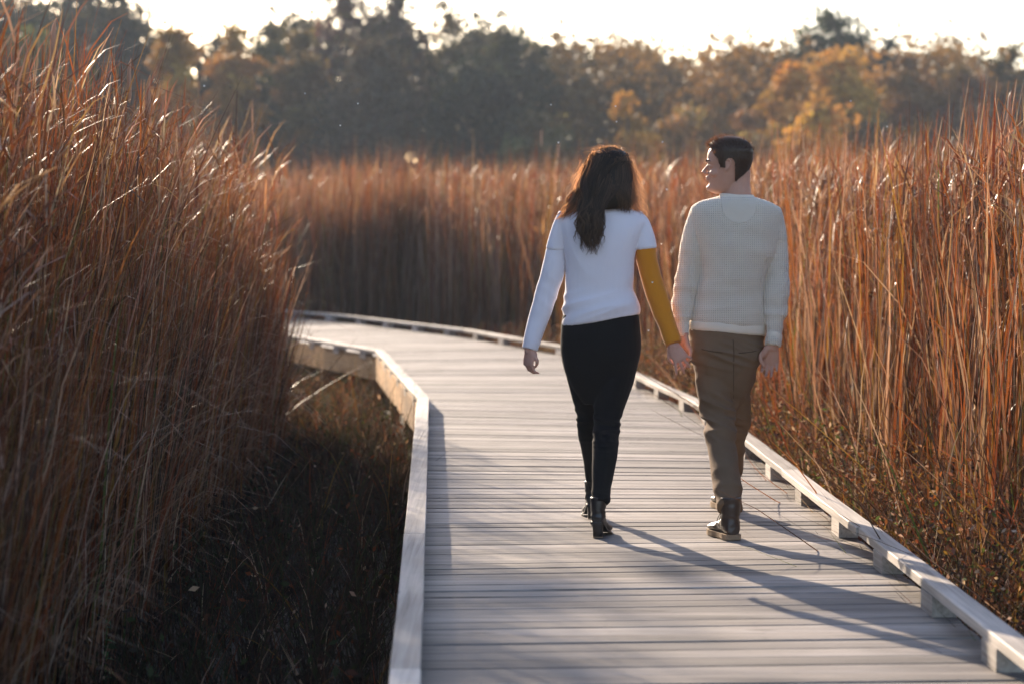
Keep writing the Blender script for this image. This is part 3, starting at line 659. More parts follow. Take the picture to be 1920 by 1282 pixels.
# chin bottom is z=0
MALE = [(-.002, .060, .0, .016), (.008, .083, .01, .034), (.022, .094, .02, .046), (.043, .086, .035, .055), (.056, .088, .05, .059), (.068, .089, .062, .062), (.082, .090, .072, .066), (.10, .090, .082, .069), (.122, .087, .092, .072), (.142, .097, .098, .075), (.165, .097, .101, .077), (.19, .090, .098, .075), (.212, .072, .084, .066), (.229, .045, .055, .045), (.237, .012, .015, .014)]
def hand(Wr, Dr, Pn, L_=.18, curl=(.5, .5, .5, .5), thumb=1, tcurl=.4, spread=.1, back=None, s=1.0):
    """wrist point, direction of the hand, palm normal; thumb = +1/-1 side along Dr x Pn. Returns list of pieces"""
    Dr = Vector(Dr).normalized(); Pn = Vector(Pn); Pn = (Pn - Dr * Pn.dot(Dr)).normalized(); Sd = Dr.cross(Pn) * thumb
    Wr = Vector(Wr); P = []
    X = lambda a, b, c: Wr + Dr * a * s + Sd * b * s + Pn * c * s
    # palm as a flattened tapering loft
    RG = []
    for a, w_, t_, off in [(-.03, .024, .019, 0), (-.01, .026, .019, 0), (.015, .032, .017, .002), (.04, .038, .015, .002), (.07, .041, .0135, .001), (.086, .040, .011, 0), (.093, .034, .007, 0)]:
        RG.append([tuple(X(a, off + w_ * math.cos(q), t_ * math.sin(q))) for q in np.arange(16) * math.pi / 8])
    P.append(rings_to_mesh(catmull(np.array(RG).reshape(len(RG), -1), 2).reshape(-1, 16, 3)))
    P.append(tube([X(.0, .018, .006), X(.03, .030, .012), X(.055, .034, .010)], [.012, .016, .010], 10, 3))   # thumb mound
    for k, (b, l, r) in enumerate([(.030, .076, .0085), (.010, .084, .0088), (-.011, .077, .0083), (-.030, .060, .0074)]):
        a0 = .082 - (.006 if k in (0, 3) else 0) - (.006 if k == 3 else 0); c = curl[k]; ang = 0; pt = Vector((a0 - .02, b, 0)); pts = [pt.copy(), Vector((a0, b, 0))]; cur = Vector((a0, b, 0)); sp = spread * (1.3 - k) * .5
        for j, fr in enumerate((.45, .31, .24)):
            ang += c * (.7, 1.15, .8)[j]
            cur = cur + Vector((math.cos(ang) * math.cos(sp), math.cos(ang) * math.sin(sp), math.sin(ang))) * l * fr; pts.append(cur.copy())
        P.append(tube([X(*q) for q in pts], [r * s, r * s * 1.06, r * s, r * s * .92, r * s * .7], 10, 4))
        P.append(ball(tuple(X(*pts[-1])), (r * s * .72,) * 3, 8, 6))
    t0 = Vector((.018, .026, .008)); pts = [t0, Vector((.045, .046, .014)), Vector((.070, .054 - tcurl * .02, .018 + tcurl * .012)), Vector((.094, .052 - tcurl * .05, .018 + tcurl * .02))]
    P.append(tube([X(*q) for q in pts], [.011 * s, .0105 * s, .0098 * s, .0072 * s], 10, 4)); P.append(ball(tuple(X(*pts[-1])), (.0075 * s,) * 3, 8, 6))
    return P

M_SKIN = simple('skin', (.50, .27, .19), .5, .35, 30, .1, sss=.25, bump=.1)
M_SKIN2 = simple('fair_skin', (.56, .32, .25), .5, .35, 30, .1, sss=.25, bump=.1)
# ---------------------------------------------------------------- the man
YM = 11.15
mc = W(1365, 363, YM)                        # below the ear, at chin height
mroot_loc = (W(1365, 990, YM).x, YM, 0)
man_torso = [(1349, 367, 1414, 369, YM, .058), (1334, 371, 1430, 374, YM, .078), (1312, 378, 1450, 382, YM, .092), (1298, 387, 1462, 391, YM, .102), (1293, 402, 1466, 405, YM, .112), (1297, 430, 1462, 430, YM, .122), (1307, 470, 1455, 470, YM, .126), (1313, 500, 1440, 500, YM, .122), (1308, 530, 1433, 530, YM, .116), (1303, 555, 1431, 555, YM, .114), (1298, 580, 1434, 580, YM, .118), (1293, 598, 1437, 602, YM, .122), (1294, 606, 1436, 614, YM, .117), (1293, 614, 1434, 626, YM, .114), (1293, 618, 1434, 630, YM, .112)]
armL = [(1296, 1340, 395, YM), (1286, 1330, 418, YM), (1280, 1325, 440, YM), (1274, 1321, 470, YM), (1269, 1314, 503, YM), (1264, 1309, 530, YM - .01), (1261, 1303, 555, YM - .02), (1260, 1298, 580, YM - .04), (1263, 1293, 602, YM - .07), (1269, 1290, 620, YM - .09), (1272, 1289, 632, YM - .10)]
armR = [(1424, 1464, 395, YM), (1434, 1471, 418, YM), (1437, 1474, 440, YM), (1438, 1477, 470, YM), (1436, 1478, 503, YM - .01), (1434, 1478, 540, YM - .03), (1434, 1475, 570, YM - .05), (1435, 1472, 595, YM - .07), (1438, 1467, 620, YM - .09), (1437, 1466, 632, YM - .10), (1434, 1464, 648, YM - .11)]
M_KNIT = fabric('cream_waffle_knit', (.81, .70, .57), knit=.0098, sheen=.35, trans=.10)
M_RIB = fabric('cream_smooth_rib', (.81, .70, .57), sheen=.35, trans=.10, bump=.5)
def man_fold(p, n):
    d = .0045 * fn(p, (9, 9, 16)) + .0012 * fn(p, (24, 24, 30), 3)
    z = p.z; hem = math.exp(-((z - .965) / .07) ** 2); mid = math.exp(-((z - 1.05) / .12) ** 2)
    d += hem * .008 * fn(p, (5, 5, 26), 9) + mid * .005 * ridge(fn(p, (4, 6, 17), 5))
    if abs(p.x - mc.x) > .16: d += .0035 * ridge(fn(p, (6, 8, 20), 2)) * (1 if z < 1.25 else .5)
    d += .007 * fn(p, (8, 3, 2.4), 7)
    return d
pelv = [(1292, 606, 1432, 612, YM, .105), (1293, 640, 1430, 645, YM, .120), (1298, 670, 1426, 672, YM, .128), (1304, 696, 1416, 698, YM, .118), (1311, 720, 1406, 722, YM, .098), (1322, 742, 1394, 744, YM, .076), (1342, 765, 1378, 767, YM, .045)]
legL = [(1300, 1364, 680, YM + .0), (1303, 1368, 700, YM - .02), (1310, 1371, 735, YM - .05), (1317, 1373, 770, YM - .08), (1323, 1375, 800, YM - .12), (1328, 1378, 835, YM - .20), (1333, 1384, 875, YM - .30), (1339, 1389, 910, YM - .40), (1344, 1391, 940, YM - .47), (1347, 1392, 953, YM - .50)]
legR = [(1358, 1423, 680, YM), (1360, 1416, 702, YM + .02), (1362, 1405, 745, YM + .06), (1360, 1400, 790, YM + .12), (1356, 1396, 835, YM + .24), (1348, 1392, 875, YM + .36), (1341, 1385, 905, YM + .46), (1339, 1380, 930, YM + .53)]
hp, HM = head_pieces(mc, R(82), 1.03, MALE, pitch=R(1))
bp = list(hp)
nk = lambda px, py: W(px, py, YM)
bp.append(tube([nk(1384, 318), nk(1382, 345), nk(1382, 368), nk(1381, 392)], [.058, .060, .068, .08], 20, 3, flat=.95))
bp.append(rows_mesh(man_torso, shrink=.022)); bp.append(px_limb(armL, shrink=.016)); bp.append(px_limb(armR, shrink=.016))
bp.append(rows_mesh(pelv, shrink=.02)); bp.append(px_limb(legL, shrink=.018)); bp.append(px_limb(legR, shrink=.018))
# feet inside the boots
bp.append(tube([W(1368, 940, YM - .49), (W(1371, 1014, 10.6).x, 10.66, .14), (W(1371, 1014, 10.6).x - .005, 10.68, .07)], [.036, .03, .026], 12, 3)); bp.append(tube([W(1357, 920, YM + .5), (W(1362, 958, 11.78).x, 11.76, .07)], [.036, .026], 12, 3))
# right hand hanging, palm turned back, fingers curled
wr = W(1449, 648, YM - .11); bp.append(tube([W(1449, 630, YM - .10), wr, W(1448, 655, YM - .11)], [.027, .026, .027], 12, 3, flat=.8))
bp += hand(wr, (-.12, .12, -1), (-.15, -1, -.1), curl=(.62, .55, .5, .55), thumb=1, tcurl=.5, s=1.0)
# left hand: reaches back round hers from the far side
wl = W(1281, 634, YM - .10); bp.append(tube([W(1280, 618, YM - .09), wl, W(1283, 642, YM - .10)], [.025, .024, .025], 12, 3, flat=.8))
bp += hand(wl, (-.02, .16, -1), (-.55, -.8, .0), curl=(.42, .5, .55, .6), thumb=-1, tcurl=.1, s=.98)
man = remesh('person', bp, .0038, M_SKIN, smooth=3, fac=.5)
tag(man, 'man in cream waffle knit sweater and brown trousers walking away, looking at the woman', 'person', 'couple walking hand in hand')
def under(o, par): o.parent = par; return o
sw = under(remesh('sweater', [rows_mesh(man_torso, e=2.5), px_limb(armL, scale=1.0), px_limb(armR)], .0055, M_KNIT, smooth=6, disp=man_fold,
                  keep=lambda c: (not (c.z > W(0, 372, YM).z and math.hypot(c.x - nk(1381, 0).x, (c.y - YM) * 1.1) < .068)) and not (c.z < W(0, 640, YM).z - .004 and abs(c.x - nk(1449, 0).x) < .06 and c.z < W(0, 648, YM - .11).z + .004)), man)
# hem band, cuffs, collar, neck patch
hem = [(1291, 600, 1437, 609, YM, .121), (1290, 606, 1438, 617, YM, .122), (1290, 613, 1437, 625, YM, .120), (1292, 617, 1435, 629, YM, .115)]
def disp_s(a, s): return lambda p, n: a * fn(p, (s, s, s * 1.5))
under(remesh('hem_band', [rows_mesh(hem, e=2.5)], .006, M_RIB, smooth=2, disp=disp_s(.003, 8)), sw)
under(remesh('cuff', [px_limb([(1437, 1468, 626, YM - .095), (1436, 1467, 632, YM - .10), (1433, 1465, 649, YM - .11)])], .005, M_RIB, smooth=2, disp=disp_s(.003, 14)), sw)
under(remesh('cuff', [px_limb([(1270, 1292, 614, YM - .085), (1271, 1291, 624, YM - .09), (1273, 1290, 634, YM - .10)])], .005, M_RIB, smooth=2, disp=disp_s(.003, 14)), sw)
cr = []; cN = 40
for (k, dz, dr) in [(0, -.012, .004), (1, .0, .003), (2, .007, -.001), (3, .008, -.006), (4, .002, -.010)]:
    cr.append([tuple(nk(1381.5, 369) + Vector((math.cos(q) * (.078 + dr), math.sin(q) * (.068 + dr), dz - .004 * math.cos(q) + .004 * abs(math.cos(q))))) for q in np.arange(cN) * 2 * math.pi / cN])
v, f = rings_to_mesh(np.array(cr), cap=False); co = mesh_obj('collar', v, f, M_RIB); under(co, sw)

from mathutils.bvhtree import BVHTree
bpy.context.view_layer.update()
def drape(name, src, m, par, x0, z0, fn_uv, nu, nv, off):
    bv = BVHTree.FromPolygons([v.co.copy() for v in src.data.vertices], [tuple(p.vertices) for p in src.data.polygons]); V, Fc = [], []
    for j in range(nv):
        for i in range(nu):
            x, z = fn_uv(i / (nu - 1), j / (nv - 1)); h = bv.ray_cast(Vector((x0 + x, YM - 1, z0 + z)), Vector((0, 1, 0)))
            V.append(h[0] + h[1] * off if h[0] else Vector((x0 + x, YM - .06, z0 + z)))
    for j in range(nv - 1):
        for i in range(nu - 1): k = j * nu + i; Fc.append((k, k + 1, k + nu + 1, k + nu))
    return under(mesh_obj(name, V, Fc, m), par)
M_PATCH = fabric('cream_flat_knit', (.70, .61, .50), sheen=.3, trans=.1, bump=.8)
drape('neck_patch', sw, M_PATCH, sw, nk(1382, 374).x, nk(1382, 376).z, lambda u, v: (((u - .5) * 2) * .078 * math.sqrt(max(0, 1 - (v * .995) ** 2.6)), -.105 * v), 30, 20, .0015)
M_TROU = fabric('brown_chino', (.175, .112, .068), sheen=.04, trans=.03, ns=12, var=.15, bump=.25)
def trou_fold(p, n):
    d = .002 * fn(p, (14, 14, 14)); px = p.x - mc.x; z = p.z
    knee = math.exp(-((z - .50) / .10) ** 2); cr_ = math.exp(-((z - .80) / .06) ** 2)
    s = p.z + .45 * (p.x - mc.x)          # slanting creases
    d += knee * .018 * ridge(noise.noise(Vector((p.x * 5, p.y * 5, s * 24)))) + cr_ * .013 * ridge(noise.noise(Vector((p.x * 4 + 3, p.y * 4, (p.z + .3 * px) * 26))))
    d += .006 * ridge(noise.noise(Vector((p.x * 6, p.y * 7 + 4, z * 9)))) + .003 * math.exp(-((z - .2) / .08) ** 2) * ridge(noise.noise(Vector((p.x * 6, p.y * 6, z * 30))))
    return d
tr = remesh('trousers', [rows_mesh(pelv, e=2.5), px_limb(legL), px_limb(legR)], .0055, M_TROU, smooth=5, disp=trou_fold); under(tr, man)
M_TSEAM = fabric('brown_chino_seam', (.085, .052, .03), sheen=.0, trans=.0)
def strip(name, pts, r, m, par, N=6):
    v, f = tube(pts, [r] * len(pts), N, 4, flat=.6); o = mesh_obj(name, v, f, m); under(o, par); return o
bvt = BVHTree.FromPolygons([v.co.copy() for v in tr.data.vertices], [tuple(p.vertices) for p in tr.data.polygons])
def on_tr(px, py):
    a = W(px, py, YM); h = bvt.ray_cast(Vector((a.x, YM - 1, a.z)), Vector((0, 1, 0))); return (h[0] + Vector((0, -.001, 0))) if h[0] else a
strip('pocket_welt', [on_tr(x, y) for x, y in ((1312, 652), (1326, 655), (1340, 657), (1350, 658))], .0022, M_TSEAM, tr)
strip('pocket_welt', [on_tr(x, y) for x, y in ((1380, 659), (1392, 658), (1404, 657), (1414, 655))], .0022, M_TSEAM, tr)
strip('seat_seam', [on_tr(x, y) for x, y in ((1370, 634), (1371, 660), (1371, 690), (1372, 722), (1373, 745))], .0016, M_TSEAM, tr)
# short hair
M_HAIR = leaf_mat('brown_hair', .35, .4, .5, (3.2, 2.2, 1.3))
def hairm(pts_dirs, m_name): pass
def is_hair_m(y, z):
    """short back and sides: y forward, z up in head coordinates"""
    if z > .207: return y < .085
    if z > .172: return y < .064 + (z - .172) * .55
    if y > .012: return z > np.interp(y, [.012, .034, .042, .064], [.112, .114, .150, .172])
    if y > -.033: return z > .122 + .034 * math.sqrt(max(0, 1 - ((y + .010) / .0235) ** 2))
    return z > .055 + .012 * math.sin(y * 60)
def head_surface(prof, q, z):
    A = catmull(prof, 4); zz = A[:, 0]; f, b, w_ = (np.interp(z, zz, A[:, i]) for i in (1, 2, 3)); cx, cy_ = sq(q, 2.25)
    return Vector((w_ * cx * (1 - .22 * max(0, cy_) ** 2), (f if cy_ > 0 else b) * cy_, z))
hv, hf, hc = [], [], []
def hair_ribbon(pts, w0, col, wdir=None):
    o = len(hv); n = len(pts)
    for i, p in enumerate(pts):
        t = (pts[min(i + 1, n - 1)] - pts[max(i - 1, 0)]); s = t.cross(wdir if wdir is not None else Vector((0, 1, .2)))
        if s.length < 1e-7: s = Vector((1, 0, 0))
        s.normalize(); ww = w0 * (1 - (i / (n - 1)) ** 2 * .85) * .5
        hv.append(tuple(p - s * ww)); hv.append(tuple(p + s * ww)); hc.append(col); hc.append(col)
    for i in range(n - 1): k = o + i * 2; hf.append((k, k + 1, k + 3, k + 2))
# cap
capV = []; zs = np.linspace(.03, .2375, 90); qs = np.arange(160) * 2 * math.pi / 160; idx = {}
for i, z in enumerate(zs):
    for j, q in enumerate(qs):
        p = head_surface(MALE, q, z); c0 = Vector((0, 0, .14)); d = (p - c0).normalized(); th_ = .007 + .012 * max(0, (z - .17) / .07) + .004 * max(0, p.y / .1) - .005 * max(0, (.09 - z) / .06); P_ = p + d * th_
        idx[i, j] = len(capV); capV.append(P_)
capF = []
for i in range(89):
    for j in range(160):
        q4 = [idx[i, j], idx[i, (j + 1) % 160], idx[i + 1, (j + 1) % 160], idx[i + 1, j]]
        c = sum((capV[k] for k in q4), Vector()) / 4
        if is_hair_m(c.y, c.z): capF.append(tuple(q4))
capF.append(tuple(idx[89, j] for j in range(160)))
hm_ = (.058, .034, .021)
for p in capV: hv.append(tuple(HM @ p)); hc.append(hm_)
hf += capF
for k in range(5200):
    z = random.uniform(.03, .2374) if random.random() < .6 else .2374 - abs(random.gauss(0, .03)); q = random.uniform(0, 2 * math.pi); p = head_surface(MALE, q, z)
    if not is_hair_m(p.y, p.z): continue
    d = (p - Vector((0, 0, .14))).normalized(); ln = .011 + .010 * max(0, (z - .14) / .09) + .009 * (z > .19) * max(0, p.y / .08); base = p + d * .004
    fl_ = Vector((random.gauss(0, .25), .55 * (1 if z > .2 else -.1) + random.gauss(0, .25), -.9 if z < .19 else random.gauss(.1, .3)))
    fl_ = fl_ - d * fl_.dot(d) * .8; pts = []
    for i in range(5):
        t = i / 4; pts.append(HM @ (base + (d * (.55 + .45 * (z > .19)) + fl_ * .8 * t) * ln * t * 1.0 + d * .002))
    hair_ribbon(pts, .0016, tuple(np.array(hm_) * random.uniform(.7, 1.7)), (HM.to_3x3() @ d))
ho = mesh_obj('hair', hv, hf, M_HAIR, col=np.array(hc)); under(ho, man)
# dark eye line, brow
M_DARK = simple('brow_hair', (.04, .025, .015), .7, .2)
q = MB()
for sx in (-1, 1):
    v, f = tube([HM @ Vector(p) for p in [(sx * .013, .1005, .141), (sx * .03, .097, .1465), (sx * .049, .078, .141)]], [.002, .003, .0015], 6, 3); q.add(v, f)
    v, f = tube([HM @ Vector(p) for p in [(sx * .021, .0865, .121), (sx * .033, .0885, .1235), (sx * .044, .081, .1195)]], [.001, .0016, .001], 6, 3); q.add(v, f)
o = q.build('eyebrow', M_DARK, None, True); under(o, man)

# boots ---------------------------------------------------------------
M_LEATH = simple('dark_brown_leather', (.040, .024, .018), .36, .55, 25, .3, bump=.25)
M_SOLE = simple('tan_sole', (.30, .21, .13), .6, .3, 30, .2)
M_BLACKL = simple('black_leather', (.018, .016, .017), .33, .55, 25, .3, bump=.2)
M_LACE = simple('dark_lace', (.02, .016, .014), .7, .3)
def boot(loc, yaw, par, style, pitch=0.0, s=1.0):
    M = Matrix.Translation(loc) @ Matrix.Rotation(yaw, 4, 'Z') @ Matrix.Rotation(pitch, 4, 'X') @ Matrix.Scale(s, 4)
    X = lambda p: tuple(M @ Vector(p))
    if style == 'man':
        foot = [(-.052, .020, .022, .062), (-.045, .032, .021, .085), (-.01, .038, .021, .11), (.03, .037, .021, .10), (.07, .039, .021, .083), (.11, .045, .021, .068), (.15, .048, .021, .060), (.185, .044, .021, .055), (.212, .030, .022, .046), (.222, .012, .024, .036)]
        sh = [(.0, .0, .06, .042, .050), (0, -.004, .09, .040, .048), (0, -.006, .12, .041, .048), (0, -.008, .16, .044, .050), (0, -.008, .185, .046, .052)]
        lift = lambda y: 0
    else:
        lift = lambda y: .068 * max(0, min(1, (.10 - y) / .12)) ** 1.0
        foot = [(-.036, .016, .004, .05), (-.03, .026, .003, .065), (0, .029, .003, .085), (.03, .027, .003, .080), (.06, .027, .004, .066), (.09, .033, .006, .055), (.12, .036, .006, .048), (.15, .033, .006, .042), (.178, .020, .007, .034), (.186, .008, .009, .026)]
        sh = [(0, .0, .09, .033, .040), (0, -.0, .12, .032, .037), (0, -.0, .15, .033, .036), (0, -.0, .178, .034, .037)]
    RG = []
    for y, w_, z0, z1 in foot:
        l = lift(y) * .92; row = []
        for q in np.arange(18) * 2 * math.pi / 18:
            c, s_ = sq(q, 2.5); row.append(X((w_ * c * (1 - .25 * max(0, s_)), y, (z0 + z1) / 2 + (z1 - z0) / 2 * s_ + l)))
        RG.append(row)
    A = np.array(RG); A = catmull(A.reshape(len(RG), -1), 2).reshape(-1, 18, 3); P = [rings_to_mesh(A)]
    RG = [[X((x + w_ * math.cos(q), y + d * math.sin(q), z)) for q in np.arange(20) * math.pi / 10] for x, y, z, w_, d in sh]
    A = catmull(np.array(RG).reshape(len(RG), -1), 3).reshape(-1, 20, 3); P.append(rings_to_mesh(A))
    mt = M_LEATH if style == 'man' else M_BLACKL
    r = remesh('boot', P, .0035, mt, smooth=4, disp=lambda p, n: .0022 * ridge(fn(p, (12, 12, 45))) + .001 * fn(p, (40, 40, 40))); under(r, par)
    q = MB()
    prof = [(y, w_) for y, w_, _, _ in foot]
    out_ = [(w_ + .004, y) for y, w_ in prof] + [(-w_ - .004, y) for y, w_ in reversed(prof)]
    if style == 'man':
        n = len(out_); q.add([X((x, y, 0.0 if y < .03 or y > .06 else .008)) for x, y in out_] + [X((x, y, .024)) for x, y in out_], [tuple(range(n)), tuple(reversed(range(n, 2 * n)))] + [(i, i + n, (i + 1) % n + n, (i + 1) % n) for i in range(n)])
        under(q.build('sole', M_SOLE), r)
        l = MB()
        for k in range(5):
            z = .085 + .022 * k; y = .062 - .009 * k - (.0 if k else -.01)
            v, f = tube([X((-.022, y - .008, z)), X((0, y + .003, z + .006)), X((.022, y - .008, z))], [.0022] * 3, 6, 2); l.add(v, f)
        for (ax, az) in ((-.04, .06), (-.03, .045), (.03, .05)):
            v, f = tube([X((0, .055, .1)), X((ax * .6, .075, .1)), X((ax, .07, az))], [.0018] * 3, 6, 2); l.add(v, f)
        under(l.build('lace', M_LACE, None, True), r)
    else:
        n = len(out_); q.add([X((x, y, lift(y) * .92)) for x, y in out_] + [X((x, y, .006 + lift(y) * .92)) for x, y in out_], [tuple(range(n)), tuple(reversed(range(n, 2 * n)))] + [(i, i + n, (i + 1) % n + n, (i + 1) % n) for i in range(n)])
        under(q.build('sole', M_BLACKL, None), r)
        RG = [[X((w_ * sq(t, 3)[0], -.008 + d * sq(t, 3)[1], z)) for t in np.arange(20) * math.pi / 10] for z, w_, d in [(.0, .022, .022), (.03, .022, .0225), (.055, .025, .025), (.072, .028, .03)]]
        v, f = rings_to_mesh(np.array(RG)); o = mesh_obj('heel', v, f, M_BLACKL); under(o, r)
        RG = [[X((w_ * sq(t, 3)[0], -.008 + d * sq(t, 3)[1], z)) for t in np.arange(20) * math.pi / 10] for z, w_, d in [(-.001, .0222, .0222), (.004, .0225, .0225)]]
        v, f = rings_to_mesh(np.array(RG)); o = mesh_obj('heel_tip', v, f, M_SOLE); under(o, r)
    return r
b1 = W(1371, 1014, 10.6); boot((b1.x, 10.66, .003), R(14), man, 'man')
b2 = W(1362, 958, 11.78); boot((b2.x, 11.76, .003), R(6), man, 'man')

# ---------------------------------------------------------------- the woman
YW = 11.05
wt = [(1124, 384, 1166, 384, YW, .052), (1108, 389, 1178, 389, YW, .066), (1082, 396, 1192, 396, YW, .08), (1062, 403, 1204, 404, YW, .09), (1050, 414, 1212, 416, YW, .098), (1050, 430, 1208, 432, YW, .108), (1056, 455, 1196, 455, YW, .114), (1059, 480, 1190, 480, YW, .112), (1060, 510, 1187, 510, YW, .105), (1060, 540, 1185, 540, YW, .102), (1058, 562, 1190, 556, YW, .108), (1056, 584, 1197, 572, YW, .116), (1054, 602, 1198, 582, YW, .118), (1053, 612, 1197, 589, YW, .117)]
aL = [(1046, 1082, 404, YW), (1036, 1070, 425, YW), (1028, 1062, 455, YW), (1022, 1060, 480, YW), (1014, 1058, 510, YW), (1006, 1048, 542, YW - .0), (998, 1037, 574, YW - .01), (990, 1026, 604, YW - .02), (983, 1015, 633, YW - .04), (978, 1008, 655, YW - .05)]
aR = [(1178, 1212, 422, YW), (1188, 1222, 440, YW), (1191, 1229, 462, YW), (1193, 1232, 485, YW), (1200, 1238, 515, YW), (1208, 1247, 543, YW - .01), (1220, 1257, 575, YW - .03), (1233, 1266, 606, YW - .06), (1248, 1279, 645, YW - .10)]
M_WHITE = fabric('white_sweatshirt', (.82, .78, .83), sheen=.3, trans=.10, ns=5, var=.04, bump=.5)
M_MUST = fabric('mustard_sleeve_knit', (.68, .255, .02), sheen=.3, trans=.14, ns=5, var=.08, bump=.5)
wx0 = W(1125, 0, YW).x
def wom_fold(p, n):
    z = p.z; d = .0035 * fn(p, (7, 7, 9)) + .0006 * fn(p, (30, 30, 30))
    d += .010 * math.exp(-((z - 1.015) / .06) ** 2) * ridge(noise.noise(Vector((p.x * 3.2 + 1, p.y * 4, (z - .28 * (p.x - wx0)) * 17))))
    d += .007 * math.exp(-((z - 1.2) / .15) ** 2) * ridge(noise.noise(Vector((p.x * 7, p.y * 5, z * 3 + 2))))
    return d
def sleeve_fold(p, n): return .0028 * ridge(noise.noise(Vector((p.x * 6, p.y * 6, (p.z + .4 * p.x) * 13)))) + .001 * fn(p, (20, 20, 20))
cx_ = W(1141, 0, YW).x
WOM = [(z * .94, f * .93, b * .95, w_ * .93) for z, f, b, w_ in MALE]
hC = W(1142, 372, YW); hp2, HW = head_pieces(hC, R(-50), 1.0, WOM)
bp = list(hp2)
bp.append(tube([W(1143, 345, YW), W(1142, 372, YW), W(1142, 390, YW)], [.05, .05, .062], 18, 3))
bp.append(rows_mesh(wt, shrink=.02)); bp.append(px_limb(aL, shrink=.016)); bp.append(px_limb(aR, shrink=.016))
pw_ = [(1056, 590, 1196, 580, YW, .105), (1052, 614, 1199, 606, YW, .112), (1051, 640, 1202, 636, YW, .124), (1052, 662, 1201, 660, YW, .126), (1057, 690, 1194, 690, YW, .114), (1066, 712, 1184, 712, YW, .098), (1078, 734, 1170, 734, YW, .078), (1094, 756, 1146, 756, YW, .05)]
lL = [(1056, 1124, 680, YW), (1061, 1122, 700, YW + .01), (1069, 1119, 730, YW + .03), (1079, 1118, 766, YW + .05), (1083, 1118, 790, YW + .07), (1085, 1119, 815, YW + .11), (1091, 1122, 850, YW + .2), (1097, 1124, 885, YW + .29), (1100, 1122, 905, YW + .34), (1105, 1121, 918, YW + .37)]
lR = [(1116, 1197, 680, YW), (1115, 1190, 705, YW - .01), (1114, 1180, 735, YW - .03), (1113, 1169, 762, YW - .05), (1114, 1164, 785, YW - .07), (1113, 1161, 810, YW - .10), (1111, 1159, 835, YW - .14), (1110, 1156, 862, YW - .19), (1110, 1150, 890, YW - .24), (1110, 1145, 915, YW - .28), (1109, 1143, 935, YW - .31), (1109, 1142, 942, YW - .32)]
bp.append(rows_mesh(pw_, shrink=.02)); bp.append(px_limb(lL, shrink=.014)); bp.append(px_limb(lR, shrink=.014))
bp.append(tube([W(1126, 930, YW - .30), (W(1124, 0, 10.74).x, 10.74, .15), (W(1124, 0, 10.74).x + .005, 10.75, .11)], [.026, .02, .016], 12, 3)); bp.append(tube([W(1112, 910, YW + .36), (W(1109, 968, 11.5).x, 11.42, .12)], [.024, .018], 12, 3))
w1 = W(992, 654, YW - .05); bp.append(tube([W(993, 640, YW - .04), w1, W(991, 661, YW - .05)], [.022, .021, .022], 12, 3, flat=.8))
bp += hand(w1, (-.06, .10, -1), (.75, .65, -.05), curl=(.5, .62, .68, .75), thumb=1, tcurl=.5, s=.86)
w2 = W(1262, 645, YW - .10); bp.append(tube([W(1257, 630, YW - .09), w2, W(1266, 652, YW - .10)], [.022, .021, .022], 12, 3, flat=.8))
bp += hand(w2, (.46, .05, -.88), (-.05, 1, .1), curl=(.12, .22, .3, .38), thumb=-1, tcurl=.2, spread=.5, s=.9)
wom = remesh('person', bp, .0038, M_SKIN2, smooth=3)
tag(wom, 'long haired woman in white top with one mustard sleeve, black jeans and heeled boots', 'person', 'couple walking hand in hand')
cap = [(1168, 1204, 407, YW), (1180, 1217, 420, YW), (1186, 1225, 438, YW), (1188, 1229, 452, YW), (1188, 1231, 466, YW)]
ws = under(remesh('sweatshirt', [rows_mesh(wt, e=2.4), px_limb([(1046, 1082, 404, YW), (1036, 1070, 425, YW), (1027, 1062, 455, YW), (1025, 1060, 468, YW)]), px_limb(cap)], .0055, M_WHITE, smooth=6, disp=wom_fold,
                  keep=lambda c: not (c.z > W(0, 386, YW).z and math.hypot(c.x - W(1145, 0, YW).x, c.y - YW) < .05)), wom)
under(remesh('sleeve', [px_limb(aL[2:])], .005, M_WHITE, smooth=3, disp=sleeve_fold), ws)
under(remesh('sleeve', [px_limb(aR)], .005, M_MUST, smooth=3, disp=sleeve_fold), ws)
M_JEAN = fabric('black_denim', (.007, .007, .008), sheen=.05, trans=.0, ns=20, var=.2, bump=.3)
def jean_fold(p, n):
    z = p.z; knee = math.exp(-((z - .48) / .075) ** 2); ank = math.exp(-((z - .16) / .05) ** 2)
    return .0012 * fn(p, (14, 14, 14)) + (knee * .007 + ank * .006) * ridge(noise.noise(Vector((p.x * 7, p.y * 7, z * 38)))) + .002 * ridge(noise.noise(Vector((p.x * 6, p.y * 6, z * 9))))
under(remesh('jeans', [rows_mesh(pw_, e=2.4), px_limb(lL), px_limb(lR)], .005, M_JEAN, smooth=5, disp=jean_fold), wom)
b3 = W(1122, 1012, 10.72); boot((b3.x, 10.735, .002), R(-14), wom, 'w')
b4 = W(1109, 968, 11.5); boot((b4.x, 11.42, .002), R(4), wom, 'w')
# glasses
M_FRAME = simple('glasses_frame', (.02, .015, .012), .3, .6)
q = MB()
for sx in (-1, 1):
    ring = [HW @ Vector((sx * .032 + .024 * math.cos(t), .098 - .006 * abs(math.cos(t)) - (.008 if sx * math.cos(t) > .5 else 0), .113 + .020 * math.sin(t))) for t in np.linspace(0, 2 * math.pi, 21)]
    v, f = tube(ring, [.0016] * 21, 6, 1); q.add(v, f)
    v, f = tube([HW @ Vector(p) for p in [(sx * .056, .088, .12), (sx * .070, .07, .122), (sx * .074, .01, .122), (sx * .074, -.02, .112)]], [.0016] * 4, 6, 3); q.add(v, f)
v, f = tube([HW @ Vector(p) for p in [(-.009, .099, .116), (0, .102, .119), (.009, .099, .116)]], [.0016] * 3, 6, 2); q.add(v, f)
under(q.build('glasses', M_FRAME, None, True), wom)
